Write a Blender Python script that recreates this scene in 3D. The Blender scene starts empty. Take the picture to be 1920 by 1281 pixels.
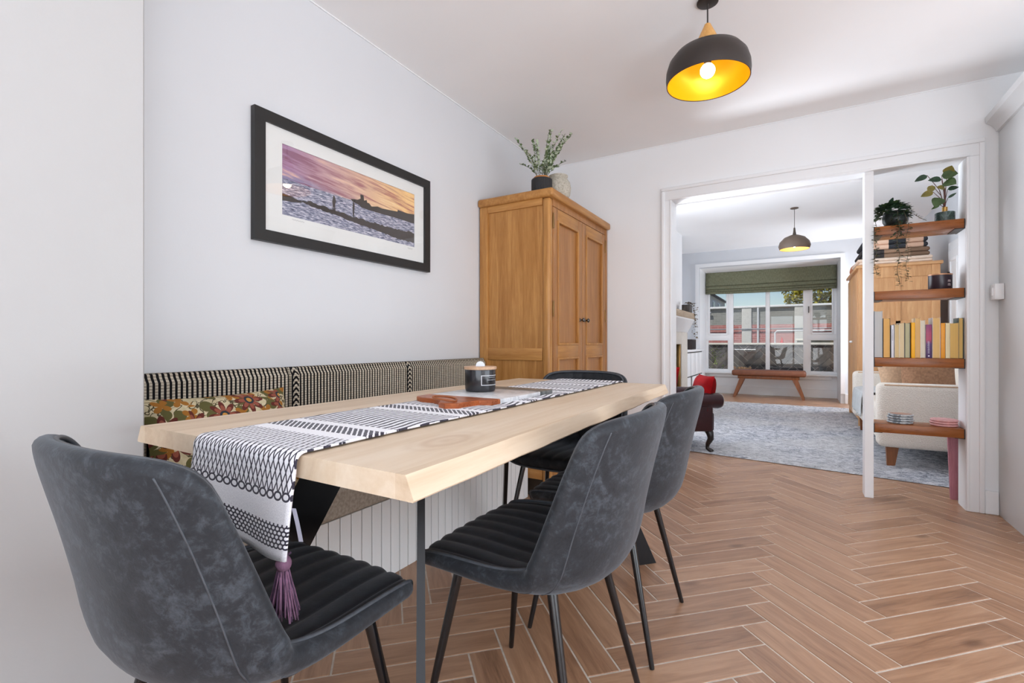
import bpy, bmesh, math, random
from math import sin, cos, pi, sqrt, atan2, radians as R
from mathutils import Vector, Matrix, Euler, noise as mnoise
random.seed(7)
scene = bpy.context.scene
COL = scene.collection

# ------------------------------------------------------------------ camera
cam_d = bpy.data.cameras.new('camera'); cam = bpy.data.objects.new('camera', cam_d)
COL.objects.link(cam); scene.camera = cam
cam.location = (0, 0, 1.0); cam.rotation_euler = (R(90), 0, R(30.55))
cam_d.sensor_width = 36; cam_d.lens = 36 * 903 / 1920; cam_d.shift_y = 0.0013; cam_d.clip_start = 0.02; cam_d.clip_end = 300

# ------------------------------------------------------------------ world, sun, added lamps, exposure
world = bpy.data.worlds.new('world'); scene.world = world; world.use_nodes = True
wn = world.node_tree.nodes; wl = world.node_tree.links
sky = wn.new('ShaderNodeTexSky'); sky.sky_type = 'NISHITA'; sky.sun_disc = False
sky.sun_elevation = R(48); sky.sun_rotation = R(150); sky.air_density = 1.0; sky.dust_density = 0.2; sky.ozone_density = 2.0
wn['Background'].inputs['Strength'].default_value = 0.085
wl.new(sky.outputs[0], wn['Background'].inputs['Color'])

def light(name, kind, loc, rot, energy, size=None, color=(1, 1, 1)):
    d = bpy.data.lights.new(name, kind); d.energy = energy; d.color = color
    if kind == 'AREA': d.shape = 'RECTANGLE'; d.size, d.size_y = size
    if kind == 'SUN': d.angle = R(1.0)
    o = bpy.data.objects.new(name, d); COL.objects.link(o); o.location = loc; o.rotation_euler = rot
    return o
light('sun', 'SUN', (0, -8, 12), (R(42), 0, R(-22)), 3.0, color=(1, .96, .9))
# daylight lamps added at made-up doors and windows out of view
ADDED_TINT = (.91, .978, 1.08)
light('added_daylight_rear', 'AREA', (0.8, -2.95, 1.15), (R(90), 0, 0), 96, (3.6, 2.1), ADDED_TINT)
light('added_daylight_right', 'AREA', (3.55, 1.3, .95), (R(90), 0, R(90)), 88, (3.2, 1.7), ADDED_TINT)
light('added_daylight_living_left', 'AREA', (-2.15, 5.2, 1.35), (R(90), 0, R(-90)), 55, (2.0, 1.7), ADDED_TINT)
light('added_daylight_living_right', 'AREA', (1.68, 8.95, 1.35), (R(90), 0, R(90)), 75, (1.0, .95), ADDED_TINT)
# lamps added to brighten the ceilings, from the kitchen side and behind the partition
light('added_ceiling_fill', 'AREA', (1.9, -.9, .4), (R(180), 0, 0), 118, (1.4, 1.4), ADDED_TINT)
light('added_ceiling_fill_living', 'AREA', (-1.35, 4.6, .8), (R(180), 0, 0), 66, (.6, .6), ADDED_TINT)
scene.view_settings.view_transform = 'Standard'; scene.view_settings.look = 'None'
scene.view_settings.gamma = 1; scene.view_settings.use_curve_mapping = False
scene.view_settings.exposure = 0.0
scene.cycles.use_denoising = True
scene.cycles.max_bounces = 10; scene.cycles.diffuse_bounces = 6; scene.cycles.glossy_bounces = 4; scene.cycles.transparent_max_bounces = 12
scene.cycles.sample_clamp_indirect = 4.0; scene.cycles.caustics_reflective = False; scene.cycles.caustics_refractive = False

# ------------------------------------------------------------------ node helpers
def lin(v):
    v /= 255.0
    return v / 12.92 if v <= .04045 else ((v + .055) / 1.055) ** 2.4
def C(r, g, b): return (lin(r), lin(g), lin(b), 1)

class S:                                   # a socket with arithmetic
    def __init__(s, g, k): s.g, s.k = g, k
    def __add__(a, b): return a.g.m('ADD', a, b)
    __radd__ = __add__
    def __sub__(a, b): return a.g.m('SUBTRACT', a, b)
    def __rsub__(a, b): return a.g.m('SUBTRACT', b, a)
    def __mul__(a, b): return a.g.m('MULTIPLY', a, b)
    __rmul__ = __mul__
    def __truediv__(a, b): return a.g.m('DIVIDE', a, b)
    def __lt__(a, b): return a.g.m('LESS_THAN', a, b)
    def __gt__(a, b): return a.g.m('GREATER_THAN', a, b)

class G:                                   # material graph
    def __init__(g, name):
        g.mat = bpy.data.materials.new(name); g.mat.use_nodes = True
        g.nt = g.mat.node_tree; g.n = g.nt.nodes; g.l = g.nt.links
        g.b = g.n['Principled BSDF']
    def put(g, sock, v):
        if isinstance(v, S): g.l.new(v.k, sock)
        elif hasattr(v, 'is_output'): g.l.new(v, sock)
        else: sock.default_value = v
    def m(g, op, *a):
        n = g.n.new('ShaderNodeMath'); n.operation = op
        for i, v in enumerate(a): g.put(n.inputs[i], v)
        return S(g, n.outputs[0])
    def co(g, kind='Object'):
        if not hasattr(g, '_tc'): g._tc = g.n.new('ShaderNodeTexCoord')
        return g._tc.outputs[kind]
    def xyz(g, kind='Object'):
        n = g.n.new('ShaderNodeSeparateXYZ'); g.l.new(g.co(kind) if isinstance(kind, str) else kind, n.inputs[0])
        return [S(g, o) for o in n.outputs]
    def vec(g, x, y, z):
        n = g.n.new('ShaderNodeCombineXYZ')
        for i, v in enumerate((x, y, z)): g.put(n.inputs[i], v)
        return n.outputs[0]
    def scl(g, v, s):
        n = g.n.new('ShaderNodeMapping'); g.l.new(v, n.inputs[0]); n.inputs['Scale'].default_value = s
        return n.outputs[0]
    def noise(g, v=None, scale=5, detail=3, rough=.5, dist=0, out='Fac'):
        n = g.n.new('ShaderNodeTexNoise'); g.l.new(v if v is not None else g.co(), n.inputs['Vector'])
        n.inputs['Scale'].default_value = scale; n.inputs['Detail'].default_value = detail
        n.inputs['Roughness'].default_value = rough; n.inputs['Distortion'].default_value = dist
        return S(g, n.outputs[out])
    def vor(g, v, scale=5, feat='F1', out='Distance', rnd=1):
        n = g.n.new('ShaderNodeTexVoronoi'); n.feature = feat; g.l.new(v, n.inputs['Vector'])
        n.inputs['Scale'].default_value = scale; n.inputs['Randomness'].default_value = rnd
        return n.outputs[out]
    def ramp(g, f, *stops, const=False):
        n = g.n.new('ShaderNodeValToRGB'); g.put(n.inputs[0], f); e = n.color_ramp.elements
        if const: n.color_ramp.interpolation = 'CONSTANT'
        e[0].position, e[0].color = stops[0]; e[1].position, e[1].color = stops[-1]
        for p, c in stops[1:-1]:
            q = e.new(p); q.color = c
        return S(g, n.outputs[0])
    def mix(g, f, a, b, mode='MIX'):
        n = g.n.new('ShaderNodeMix'); n.data_type = 'RGBA'; n.blend_type = mode
        g.put(n.inputs[0], f); g.put(n.inputs[6], a); g.put(n.inputs[7], b)
        return S(g, n.outputs[2])
    def bump(g, h, strength=.3, dist=.01):
        n = g.n.new('ShaderNodeBump'); g.put(n.inputs['Height'], h)
        n.inputs['Strength'].default_value = strength; n.inputs['Distance'].default_value = dist
        g.l.new(n.outputs[0], g.b.inputs['Normal']); return g
    def fin(g, col, rough=.5, metal=0, spec=.5, **kw):
        g.put(g.b.inputs['Base Color'], col); g.put(g.b.inputs['Roughness'], rough)
        g.put(g.b.inputs['Metallic'], metal); g.put(g.b.inputs['Specular IOR Level'], spec)
        for k, v in kw.items(): g.put(g.b.inputs[k.replace('_', ' ')], v)
        return g.mat

def plain(name, col, rough=.5, metal=0, spec=.5, var=.06, vs=20, bump=0, bs=80, **kw):
    g = G(name); f = g.noise(scale=vs, detail=4)
    a = tuple(c * (1 - var) for c in col[:3]) + (1,); b = tuple(min(1, c * (1 + var)) for c in col[:3]) + (1,)
    c = g.ramp(f, (.3, a), (.7, b))
    if bump: g.bump(g.noise(scale=bs, detail=4), bump, .004)
    return g.fin(c, rough, metal, spec, **kw)

def wood(name, dark, light, axis=2, scale=1.0, rough=.45, stretch=14, fine=1.0, bump=.12, kind='Object', knots=0, spec=.4):
    g = G(name); v = g.co(kind)
    s = [stretch * scale] * 3; s[axis] = scale
    mp = g.scl(v, s)
    if kind == 'Object':                   # each object gets its own stretch of grain
        oi = g.n.new('ShaderNodeObjectInfo'); ad = g.n.new('ShaderNodeVectorMath'); ad.operation = 'ADD'
        off = g.vec(S(g, oi.outputs['Random']) * 37.0, S(g, oi.outputs['Random']) * 11.0, S(g, oi.outputs['Random']) * 23.0)
        g.l.new(mp, ad.inputs[0]); g.l.new(off, ad.inputs[1]); mp = ad.outputs[0]
    n1 = g.noise(mp, 1.2, 5, .6, .9); n2 = g.noise(mp, 5 * fine, 6, .7, .2)
    f = n1 * .62 + n2 * .38
    col = g.ramp(f, (.3, dark), (.52, tuple((a + b) / 2 for a, b in zip(dark, light))), (.68, light))
    if knots:
        d = S(g, g.vor(g.scl(v, [3.2 if i != axis else 1.3 for i in range(3)]), knots))
        k = g.ramp(d, (.03, (1, 1, 1, 1)), (.12, (0, 0, 0, 1)))
        col = g.mix(k * .5, col, tuple(c * .45 for c in dark[:3]) + (1,))
    g.bump(n2, bump, .003)
    return g.fin(col, g.ramp(n2, (.2, (rough - .08,) * 3 + (1,)), (.8, (rough + .08,) * 3 + (1,))), 0, spec)

def emit(name, col, strength):
    g = G(name); g.fin(col, .5); g.b.inputs['Emission Color'].default_value = col; g.b.inputs['Emission Strength'].default_value = strength
    return g.mat

def glass(name, tint=(1, 1, 1, 1), rough=.0, base=.04):
    g = G(name); n, l = g.n, g.l
    t = n.new('ShaderNodeBsdfTransparent'); t.inputs[0].default_value = tint
    gl = n.new('ShaderNodeBsdfGlossy'); gl.inputs['Roughness'].default_value = rough
    fr = n.new('ShaderNodeFresnel'); ge = n.new('ShaderNodeNewGeometry')
    g.put(fr.inputs[0], 1.45 - S(g, ge.outputs['Backfacing']) * (1.45 - 1 / 1.45))      # a thin pane: the same reflection on both faces
    mx = n.new('ShaderNodeMixShader'); l.new(fr.outputs[0], mx.inputs[0]); l.new(t.outputs[0], mx.inputs[1]); l.new(gl.outputs[0], mx.inputs[2])
    l.new(mx.outputs[0], n['Material Output'].inputs[0]); n.remove(g.b)
    return g.mat

# ------------------------------------------------------------------ mesh helpers
class MB:
    def __init__(s): s.v, s.f, s.uv = [], [], None
    def add(s, vs, fs):
        o = len(s.v); s.v += [tuple(p) for p in vs]; s.f += [tuple(i + o for i in f) for f in fs]; return s
    def box(s, x0, x1, y0, y1, z0, z1, b=0, seg=2, M=None):
        if b <= 0:
            vs = [(x, y, z) for z in (z0, z1) for y in (y0, y1) for x in (x0, x1)]
            fs = [(0, 2, 3, 1), (4, 5, 7, 6), (0, 1, 5, 4), (2, 6, 7, 3), (0, 4, 6, 2), (1, 3, 7, 5)]
        else:
            bm = bmesh.new(); bmesh.ops.create_cube(bm, size=1)
            for v in bm.verts:
                v.co = Vector((x0 + (v.co.x + .5) * (x1 - x0), y0 + (v.co.y + .5) * (y1 - y0), z0 + (v.co.z + .5) * (z1 - z0)))
            b = min(b, .49 * min(x1 - x0, y1 - y0, z1 - z0))
            bmesh.ops.bevel(bm, geom=bm.edges[:], offset=b, segments=seg, profile=.5, affect='EDGES')
            bm.verts.index_update(); vs = [v.co.copy() for v in bm.verts]; fs = [[v.index for v in f.verts] for f in bm.faces]; bm.free()
        if M: vs = [M @ Vector(p) for p in vs]
        return s.add(vs, fs)
    def bar(s, a, b, w, h, up=(0, 0, 1), bev=0, w2=None, h2=None):     # rectangular bar from a to b
        a, b = Vector(a), Vector(b); d = (b - a).normalized(); u = Vector(up)
        x = d.cross(u)
        if x.length < 1e-4: x = d.cross(Vector((1, 0, 0)))
        x.normalize(); y = x.cross(d).normalized(); w2 = w2 or w; h2 = h2 or h
        vs = []
        for p, ww, hh in ((a, w, h), (b, w2, h2)):
            vs += [p - x * ww / 2 - y * hh / 2, p + x * ww / 2 - y * hh / 2, p + x * ww / 2 + y * hh / 2, p - x * ww / 2 + y * hh / 2]
        return s.add(vs, [(3, 2, 1, 0), (4, 5, 6, 7), (0, 1, 5, 4), (1, 2, 6, 5), (2, 3, 7, 6), (3, 0, 4, 7)])
    def tube(s, pts, r, n=8, closed=False):
        pts = [Vector(p) for p in pts]; m = len(pts); rs = r if isinstance(r, (list, tuple)) else [r] * m
        vs, fs = [], []; prev = None
        for i, p in enumerate(pts):
            a = pts[i - 1] if (i or closed) else p; b = pts[(i + 1) % m] if (i < m - 1 or closed) else p
            t = (b - a).normalized()
            if prev is None:
                q = Vector((0, 0, 1)) if abs(t.z) < .9 else Vector((1, 0, 0)); x = t.cross(q).normalized()
            else: x = (prev - t * prev.dot(t)).normalized()
            prev = x; y = t.cross(x)
            for k in range(n):
                an = 2 * pi * k / n; vs.append(p + (x * cos(an) + y * sin(an)) * rs[i])
        for i in range(m if closed else m - 1):
            j = (i + 1) % m
            for k in range(n): fs.append((i * n + k, i * n + (k + 1) % n, j * n + (k + 1) % n, j * n + k))
        if not closed: fs += [tuple(range(n))[::-1], tuple((m - 1) * n + k for k in range(n))]
        return s.add(vs, fs)
    def lathe(s, prof, c=(0, 0, 0), n=32, caps=True):
        vs, fs = [], []; m = len(prof)
        for r, z in prof:
            for k in range(n): vs.append((c[0] + r * cos(2 * pi * k / n), c[1] + r * sin(2 * pi * k / n), c[2] + z))
        for i in range(m - 1):
            for k in range(n): fs.append((i * n + k, i * n + (k + 1) % n, (i + 1) * n + (k + 1) % n, (i + 1) * n + k))
        if caps: fs += [tuple(range(n))[::-1], tuple((m - 1) * n + k for k in range(n))]
        return s.add(vs, fs)
    def prism(s, poly, fn, lo, hi):        # poly in 2D, fn(a, b, h) gives the point
        n = len(poly); vs = [fn(a, b, lo) for a, b in poly] + [fn(a, b, hi) for a, b in poly]
        fs = [tuple(range(n))[::-1], tuple(range(n, 2 * n))] + [(i, (i + 1) % n, n + (i + 1) % n, n + i) for i in range(n)]
        return s.add(vs, fs)
    def grid(s, fn, nu, nv, flip=False):
        vs = [fn(i / nu, j / nv) for j in range(nv + 1) for i in range(nu + 1)]; w = nu + 1
        fs = [(j * w + i, j * w + i + 1, (j + 1) * w + i + 1, (j + 1) * w + i) for j in range(nv) for i in range(nu)]
        return s.add(vs, [f[::-1] for f in fs] if flip else fs)
    def ball(s, c, r, nu=16, nv=10):
        rx, ry, rz = r if isinstance(r, (tuple, list)) else (r, r, r)
        vs = [(c[0], c[1], c[2] - rz)]; fs = []
        for j in range(1, nv):
            a = -pi / 2 + pi * j / nv
            vs += [(c[0] + rx * cos(a) * cos(2 * pi * i / nu), c[1] + ry * cos(a) * sin(2 * pi * i / nu), c[2] + rz * sin(a)) for i in range(nu)]
        vs.append((c[0], c[1], c[2] + rz)); t = len(vs) - 1
        for i in range(nu):
            k = (i + 1) % nu; fs += [(0, 1 + k, 1 + i), (t, t - nu + i, t - nu + k)]
            for j in range(nv - 2): fs.append((1 + j * nu + i, 1 + j * nu + k, 1 + (j + 1) * nu + k, 1 + (j + 1) * nu + i))
        return s.add(vs, fs)
    def pillow(s, w, h, t, M, n=16, pinch=.06):
        for sg in (1, -1):
            def fn(a, b):
                u, v = 2 * a - 1, 2 * b - 1
                e = max(0, (1 - abs(u) ** 3.2)) ** .55 * max(0, (1 - abs(v) ** 3.2)) ** .55
                k = 1 - pinch * (1 - abs(u) ** 2) * abs(v) ** 2; q = 1 - pinch * (1 - abs(v) ** 2) * abs(u) ** 2
                return M @ Vector((u * w / 2 * q, v * h / 2 * k, sg * t / 2 * e))
            s.grid(fn, n, n, flip=(sg < 0))
        return s
    def leaf(s, base, d, up, L, W, bend=.15, n=5):        # a pointed leaf blade, folded along its midrib
        d = Vector(d).normalized(); x = d.cross(Vector(up)).normalized(); z = x.cross(d)
        b = Vector(base); vs = []; fs = []
        for i in range(n + 1):
            t = i / n; w = W / 2 * sin(pi * min(1, t ** .75)) ** .8 if 0 < t < 1 else 0
            c = b + d * (L * t) - z * (bend * L * t * t)
            vs += [c - x * w + z * w * .25, c, c + x * w + z * w * .25]
        for i in range(n):
            o = 3 * i; fs += [(o, o + 1, o + 4, o + 3), (o + 1, o + 2, o + 5, o + 4)]
        return s.add(vs, fs)
    def weld(s, nd=5):
        ix = {}; mp = []; nv = []
        for p in s.v:
            k = tuple(round(c, nd) for c in p)
            if k not in ix: ix[k] = len(nv); nv.append(p)
            mp.append(ix[k])
        s.v = nv; s.f = [f for f in (tuple(dict.fromkeys(mp[i] for i in f)) for f in s.f) if len(f) > 2]
        return s
    def mesh(s, name, off=None, smooth=35):
        me = bpy.data.meshes.new(name)
        vs = s.v if off is None else [(x - off[0], y - off[1], z - off[2]) for x, y, z in s.v]
        me.from_pydata(vs, [], s.f); me.update()
        if s.uv is not None:
            ul = me.uv_layers.new(name='UVMap')
            for lp in me.loops: ul.data[lp.index].uv = s.uv[lp.vertex_index]
        if smooth:
            me.polygons.foreach_set('use_smooth', [True] * len(me.polygons)); me.set_sharp_from_angle(angle=R(smooth))
        return me

OFF = {}                                   # things whose parts are written in world coordinates
def props(o, label=None, cat=None, group=None, kind=None):
    if label: o['label'] = label
    if cat: o['category'] = cat
    if group: o['group'] = group
    if kind: o['kind'] = kind
    return o
def thing(name, label, cat, loc=(0, 0, 0), rz=0, group=None, world=False):
    o = bpy.data.objects.new(name, None); COL.objects.link(o); o.location = loc; o.rotation_euler = (0, 0, rz); o.empty_display_size = .1
    if world: OFF[o.name] = loc
    return props(o, label, cat, group)
def off_of(p):
    while p is not None:
        if p.name in OFF: return OFF[p.name]
        p = p.parent
    return None
def part(name, mb, m, parent=None, smooth=35, label=None, kind=None):
    o = bpy.data.objects.new(name, mb.mesh(name, off_of(parent), smooth)); COL.objects.link(o); o.data.materials.append(m)
    if parent: o.parent = parent
    return props(o, label, None, None, kind)
def one(name, mb, m, label, cat, group=None, base=None, smooth=35):    # a thing that is one mesh
    me = mb.mesh(name, base, smooth); o = bpy.data.objects.new(name, me); COL.objects.link(o); me.materials.append(m)
    if base: o.location = base
    return props(o, label, cat, group)
def struct(name, mb, m, parent=None, smooth=0):
    o = part(name, mb, m, parent, smooth)
    if parent is None: o['kind'] = 'structure'
    return o
def copy_tree(o, parent=None):
    c = o.copy(); COL.objects.link(c); c.parent = parent
    for ch in list(o.children): copy_tree(ch, c)
    return c

# ------------------------------------------------------------------ shared materials
def paint(name, col, rough=.6, bump=.08):
    g = G(name); f = g.noise(scale=2.0, detail=3)
    a = tuple(c * .975 for c in col[:3]) + (1,); c = g.ramp(f, (.3, a), (.7, col))
    g.bump(g.noise(scale=160, detail=3), bump, .002); return g.fin(c, rough, 0, .3)
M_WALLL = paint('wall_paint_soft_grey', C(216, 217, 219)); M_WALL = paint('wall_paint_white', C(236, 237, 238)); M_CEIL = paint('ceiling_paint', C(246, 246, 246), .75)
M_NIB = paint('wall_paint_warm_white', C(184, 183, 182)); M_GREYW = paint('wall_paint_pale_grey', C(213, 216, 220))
M_TRIM = paint('trim_gloss_white', C(236, 237, 238), .35, .02); M_UPVC = plain('window_plastic_white', C(238, 239, 240), .3, var=.01)
M_KGREY = paint('cabinet_paint_grey', C(218, 220, 221), .4, .02)
M_BLACK = plain('black_powder_coat', C(22, 22, 24), .35, .3, var=.1)
M_LEG = plain('black_leg_metal', C(18, 18, 20), .22, .0, .6, var=.1)
M_OAK = wood('oak_side', C(150, 97, 44), C(196, 144, 82), 2, 1.6, .4, 12, knots=0)
M_OAKF = wood('oak_front', C(140, 90, 46), C(182, 130, 78), 2, 1.6, .4, 12)
M_OAKH = wood('oak_rail', C(150, 97, 44), C(196, 144, 82), 1, 1.6, .4, 12)
M_OAKX = wood('oak_rail_cross', C(158, 103, 48), C(202, 150, 86), 0, 1.6, .4, 12)
M_PALEOAK = wood('pale_oak_side', C(186, 133, 84), C(218, 172, 124), 2, 1.6, .45, 12)
M_SHELF = wood('stained_shelf_oak', C(108, 56, 16), C(176, 104, 44), 0, 2.4, .3, 9, fine=.8)
M_WALNUT = wood('walnut_leg', C(96, 52, 24), C(146, 88, 48), 2, 2.2, .4)
M_GLASS = glass('window_glass')

# ================================================================== SETTING
ZC, ZC2 = 2.55, 2.70                       # ceilings: dining room, living room
XL, XN, YB, YB2 = -1.894, -1.5, 3.85, 4.0  # left wall, pier face, partition faces
# walls of the dining room
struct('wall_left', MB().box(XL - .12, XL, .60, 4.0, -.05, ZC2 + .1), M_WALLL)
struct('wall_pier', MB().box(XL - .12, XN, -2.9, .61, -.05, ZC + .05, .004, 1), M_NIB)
w = MB()
w.box(XL - .12, -.83, YB, YB2, -.05, ZC2 + .1).box(.87, 3.5, YB, YB2, -.05, ZC2 + .1).box(-.83, .87, YB, YB2, 2.105, ZC2 + .1)
struct('wall_back', w, M_WALL)
w = MB().box(3.4, 3.5, -2.9, -.3, -.05, ZC + .05).box(3.4, 3.5, 2.9, YB, -.05, ZC + .05).box(3.4, 3.5, -.3, 2.9, 2.2, ZC + .05)
struct('wall_right', w, M_WALL)
w = MB().box(-1.6, -1.0, -2.9, -2.8, -.05, ZC + .05).box(2.6, 3.5, -2.9, -2.8, -.05, ZC + .05).box(-1.0, 2.6, -2.9, -2.8, 2.2, ZC + .05)
struct('wall_rear', w, M_WALL)
struct('ceiling', MB().box(XL - .12, 3.5, -2.9, YB, ZC, ZC + .1), M_CEIL)
# living room shell
struct('ceiling_living', MB().box(-2.05, 1.6, YB2, 9.72, ZC2, ZC2 + .1).box(-1.7, .75, 9.721, 10.55, 2.41, 2.5), M_CEIL)
w = MB().box(-2.05, -1.95, YB2, 4.2, -.05, ZC2).box(-2.05, -1.95, 6.2, 9.72, -.05, ZC2).box(-2.05, -1.95, 4.2, 6.2, -.05, .5).box(-2.05, -1.95, 4.2, 6.2, 2.2, ZC2)
struct('wall_living_left', w, M_GREYW)
struct('wall_living_right', MB().box(1.5, 1.6, YB2, 8.45, -.05, ZC2).box(1.5, 1.6, 9.45, 9.72, -.05, ZC2).box(1.5, 1.6, 8.45, 9.45, -.05, .85).box(1.5, 1.6, 8.45, 9.45, 1.85, ZC2), M_GREYW)
w = MB().box(-1.95, -1.58, 9.6, 9.72, -.05, ZC2).box(.63, 1.5, 9.6, 9.72, -.05, ZC2).box(-1.58, .63, 9.6, 9.72, 2.41, ZC2)
struct('wall_living_far', w, M_GREYW)
w = MB().box(-1.70, -1.58, 9.72, 10.5, -.05, 2.5).box(.63, .75, 9.72, 10.5, -.05, 2.5).box(-1.58, .63, 10.4, 10.5, -.05, .42)
struct('wall_bay', w, M_TRIM)
# casing around the window bay on the living-room side
w = MB().box(-1.64, -1.58, 9.575, 9.5995, .16, 2.41).box(.63, .69, 9.575, 9.5995, .16, 2.41).box(-1.64, .69, 9.574, 9.5995, 2.4105, 2.475)
struct('trim_bay', w, M_TRIM)
struct('baseboard_bay', MB().box(-1.58, .63, 10.37, 10.4, 0, .16, .006), M_TRIM)
struct('baseboard_living', MB().box(.69, 1.5, 9.57, 9.6, 0, .16, .006).box(-1.95, -1.64, 9.57, 9.6, 0, .16, .006), M_TRIM)

# opening: architrave, linings, divider post
def casing(name, a, b, vert):              # moulded casing strip on the dining side of the partition
    m = MB()
    if vert == 'L':
        m.box(-.907, -.83, YB - .016, YB, 0, 2.105, .004).box(-.9065, -.882, YB - .026, YB - .001, .001, 2.177, .005).box(-.845, -.8305, YB - .021, YB - .001, .001, 2.1045, .004)
    elif vert == 'R':
        m.box(.87, .951, YB - .016, YB, 0, 2.105, .004).box(.926, .9505, YB - .026, YB - .001, .001, 2.177, .005).box(.8705, .885, YB - .021, YB - .001, .001, 2.1045, .004)
    else:
        m.box(-.907, .951, YB - .0165, YB, 2.105, 2.20, .004).box(-.9075, .9515, YB - .027, YB - .001, 2.177, 2.203, .005).box(-.845, .885, YB - .0215, YB - .001, 2.1055, 2.12, .004)
    return struct(name, m, M_TRIM, smooth=35)
casing('trim_1', 0, 0, 'L'); casing('trim_2', 0, 0, 'T'); casing('trim_3', 0, 0, 'R')
struct('trim_4', MB().box(.381, .429, YB - .004, 3.96, 0, 2.105, .003), M_TRIM)
struct('baseboard_back', MB().box(-1.345, -.907, YB - .015, YB, 0, .11, .005).box(.951, 1.012, YB - .02, YB, 0, .135, .005), M_TRIM)
struct('trim_8', MB().box(XL, XL + .006, .61, YB, ZC - .006, ZC).box(XL + .006, 1.0, YB - .006, YB, ZC - .006, ZC), M_TRIM)
# rough plaster bead under the header
def bead(u, a):
    x = -.83 + 1.21 * u; r = .016 + .006 * mnoise.noise((x * 9, 0, 0))
    return (x, YB2 - .012 - r * cos(pi * a), 2.105 - r * sin(pi * a))
struct('trim_5', MB().grid(bead, 60, 8), M_TRIM, smooth=60)

# ---- floor: pale grout bed, herringbone wood-look planks
g = G('grout'); M_GROUT = g.bump(g.noise(scale=300), .3, .001).fin(g.ramp(g.noise(scale=40), (.3, C(196, 184, 170)), (.7, C(222, 212, 200))), .8)
g = G('plank_wood_look')
uv = g.xyz('UV'); oi = g.n.new('ShaderNodeObjectInfo'); at = g.n.new('ShaderNodeAttribute'); at.attribute_name = 'rnd'
rnd = g.m('FRACT', S(g, oi.outputs['Random']) + S(g, at.outputs['Fac']))
gv = g.vec(uv[0] * 2.6 + rnd * 40.0, uv[1] * 26.0 + rnd * 17.0, rnd * 9.0)
n1 = g.noise(gv, 1.0, 5, .62, 1.2); n2 = g.noise(g.vec(uv[0] * 9 + rnd * 31.0, uv[1] * 150.0, rnd), 1.0, 5, .7)
f = n1 * .66 + n2 * .28 + rnd * .15 - .03
colr = g.ramp(f, (.28, C(118, 84, 60)), (.45, C(154, 115, 87)), (.6, C(173, 134, 104)), (.8, C(190, 152, 121)))
kn = S(g, g.vor(g.vec(uv[0] * 2.2 + rnd * 13.0, uv[1] * 5.0 + rnd * 5.0, rnd * 3.0), 1.0))
colr = g.mix(g.ramp(kn, (.04, (.7,) * 3 + (1,)), (.13, (0, 0, 0, 1))), colr, C(92, 60, 40))
g.bump(n1 * .5 + n2 * .5, .22, .004)
M_PLANK = g.fin(colr, g.ramp(n2, (.25, (.26,) * 3 + (1,)), (.75, (.42,) * 3 + (1,))), 0, .55)

floor = struct('floor', MB().box(-2.05, 3.5, -2.9, 10.5, -.06, -.0018), M_GROUT)
PL, PW, GR = .527, .109, .0062
def plank_mb(l, w):
    m = MB(); c = .0012; h = .004
    o = [(-l / 2, -w / 2), (l / 2, -w / 2), (l / 2, w / 2), (-l / 2, w / 2)]
    i = [(-l / 2 + c, -w / 2 + c), (l / 2 - c, -w / 2 + c), (l / 2 - c, w / 2 - c), (-l / 2 + c, w / 2 - c)]
    vs = [(x, y, -h) for x, y in o] + [(x, y, -c) for x, y in o] + [(x, y, 0) for x, y in i]
    fs = [(8, 9, 10, 11)] + [(k, (k + 1) % 4, 4 + (k + 1) % 4, 4 + k) for k in range(4)] + [(4 + k, 4 + (k + 1) % 4, 8 + (k + 1) % 4, 8 + k) for k in range(4)]
    m.add(vs, fs); m.uv = [(x, y) for x, y, z in vs]; return m
pm = plank_mb(PL - GR, PW - GR).mesh('plank', smooth=0); pm.materials.append(M_PLANK)
X0, Y0 = -.4606, .045; q = 1 / sqrt(2); spots = []
for mcol in range(-10, 12):
    for n in range(-160, 160):
        for typ in (0, 1):
            a0, b0 = n * PW + mcol * PL, n * PW - mcol * PL
            if typ == 0: a, b, ang = a0 + PL / 2, b0 + PW / 2, R(45)
            else: a, b, ang = a0 + PW / 2, b0 + PW + PL / 2, R(135)
            x, y = X0 + (a - b) * q, Y0 + (a + b) * q
            if -1.75 < x < 3.3 and -2.7 < y < 3.9 or (-1.9 < x < 1.4 and 3.9 <= y < 10.3): spots.append((x, y, ang))
def seen(x, y):
    d = -.508 * x + .861 * y; l = .861 * x + .508 * y
    return d > .75 and -.42 < l / d < 1.12 and x > -1.62 and (x < 1.2 or y < 3.0) and not (x > 1.05 and y > 3) and y < 5.2
near = sorted([s for s in spots if seen(s[0], s[1])], key=lambda s: -.508 * s[0] + .861 * s[1])[:296]
nearset = set(near)
for x, y, ang in near:
    o = bpy.data.objects.new('plank', pm); COL.objects.link(o); o.parent = floor; o.location = (x, y, 0); o.rotation_euler = (0, 0, ang)
rest = MB(); ruv = []; rv = []
tmpl = plank_mb(PL - GR, PW - GR)
for s in spots:
    if s in nearset: continue
    x, y, ang = s; ca, sa = cos(ang), sin(ang); rr = random.random()
    rest.add([(x + px * ca - py * sa, y + px * sa + py * ca, pz) for px, py, pz in tmpl.v], tmpl.f); ruv += tmpl.uv; rv += [rr] * len(tmpl.v)
rest.uv = ruv
ro = part('plank_field', rest, M_PLANK, floor, smooth=0, kind='stuff')
ra = ro.data.attributes.new('rnd', 'FLOAT', 'POINT'); ra.data.foreach_set('value', rv)

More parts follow.
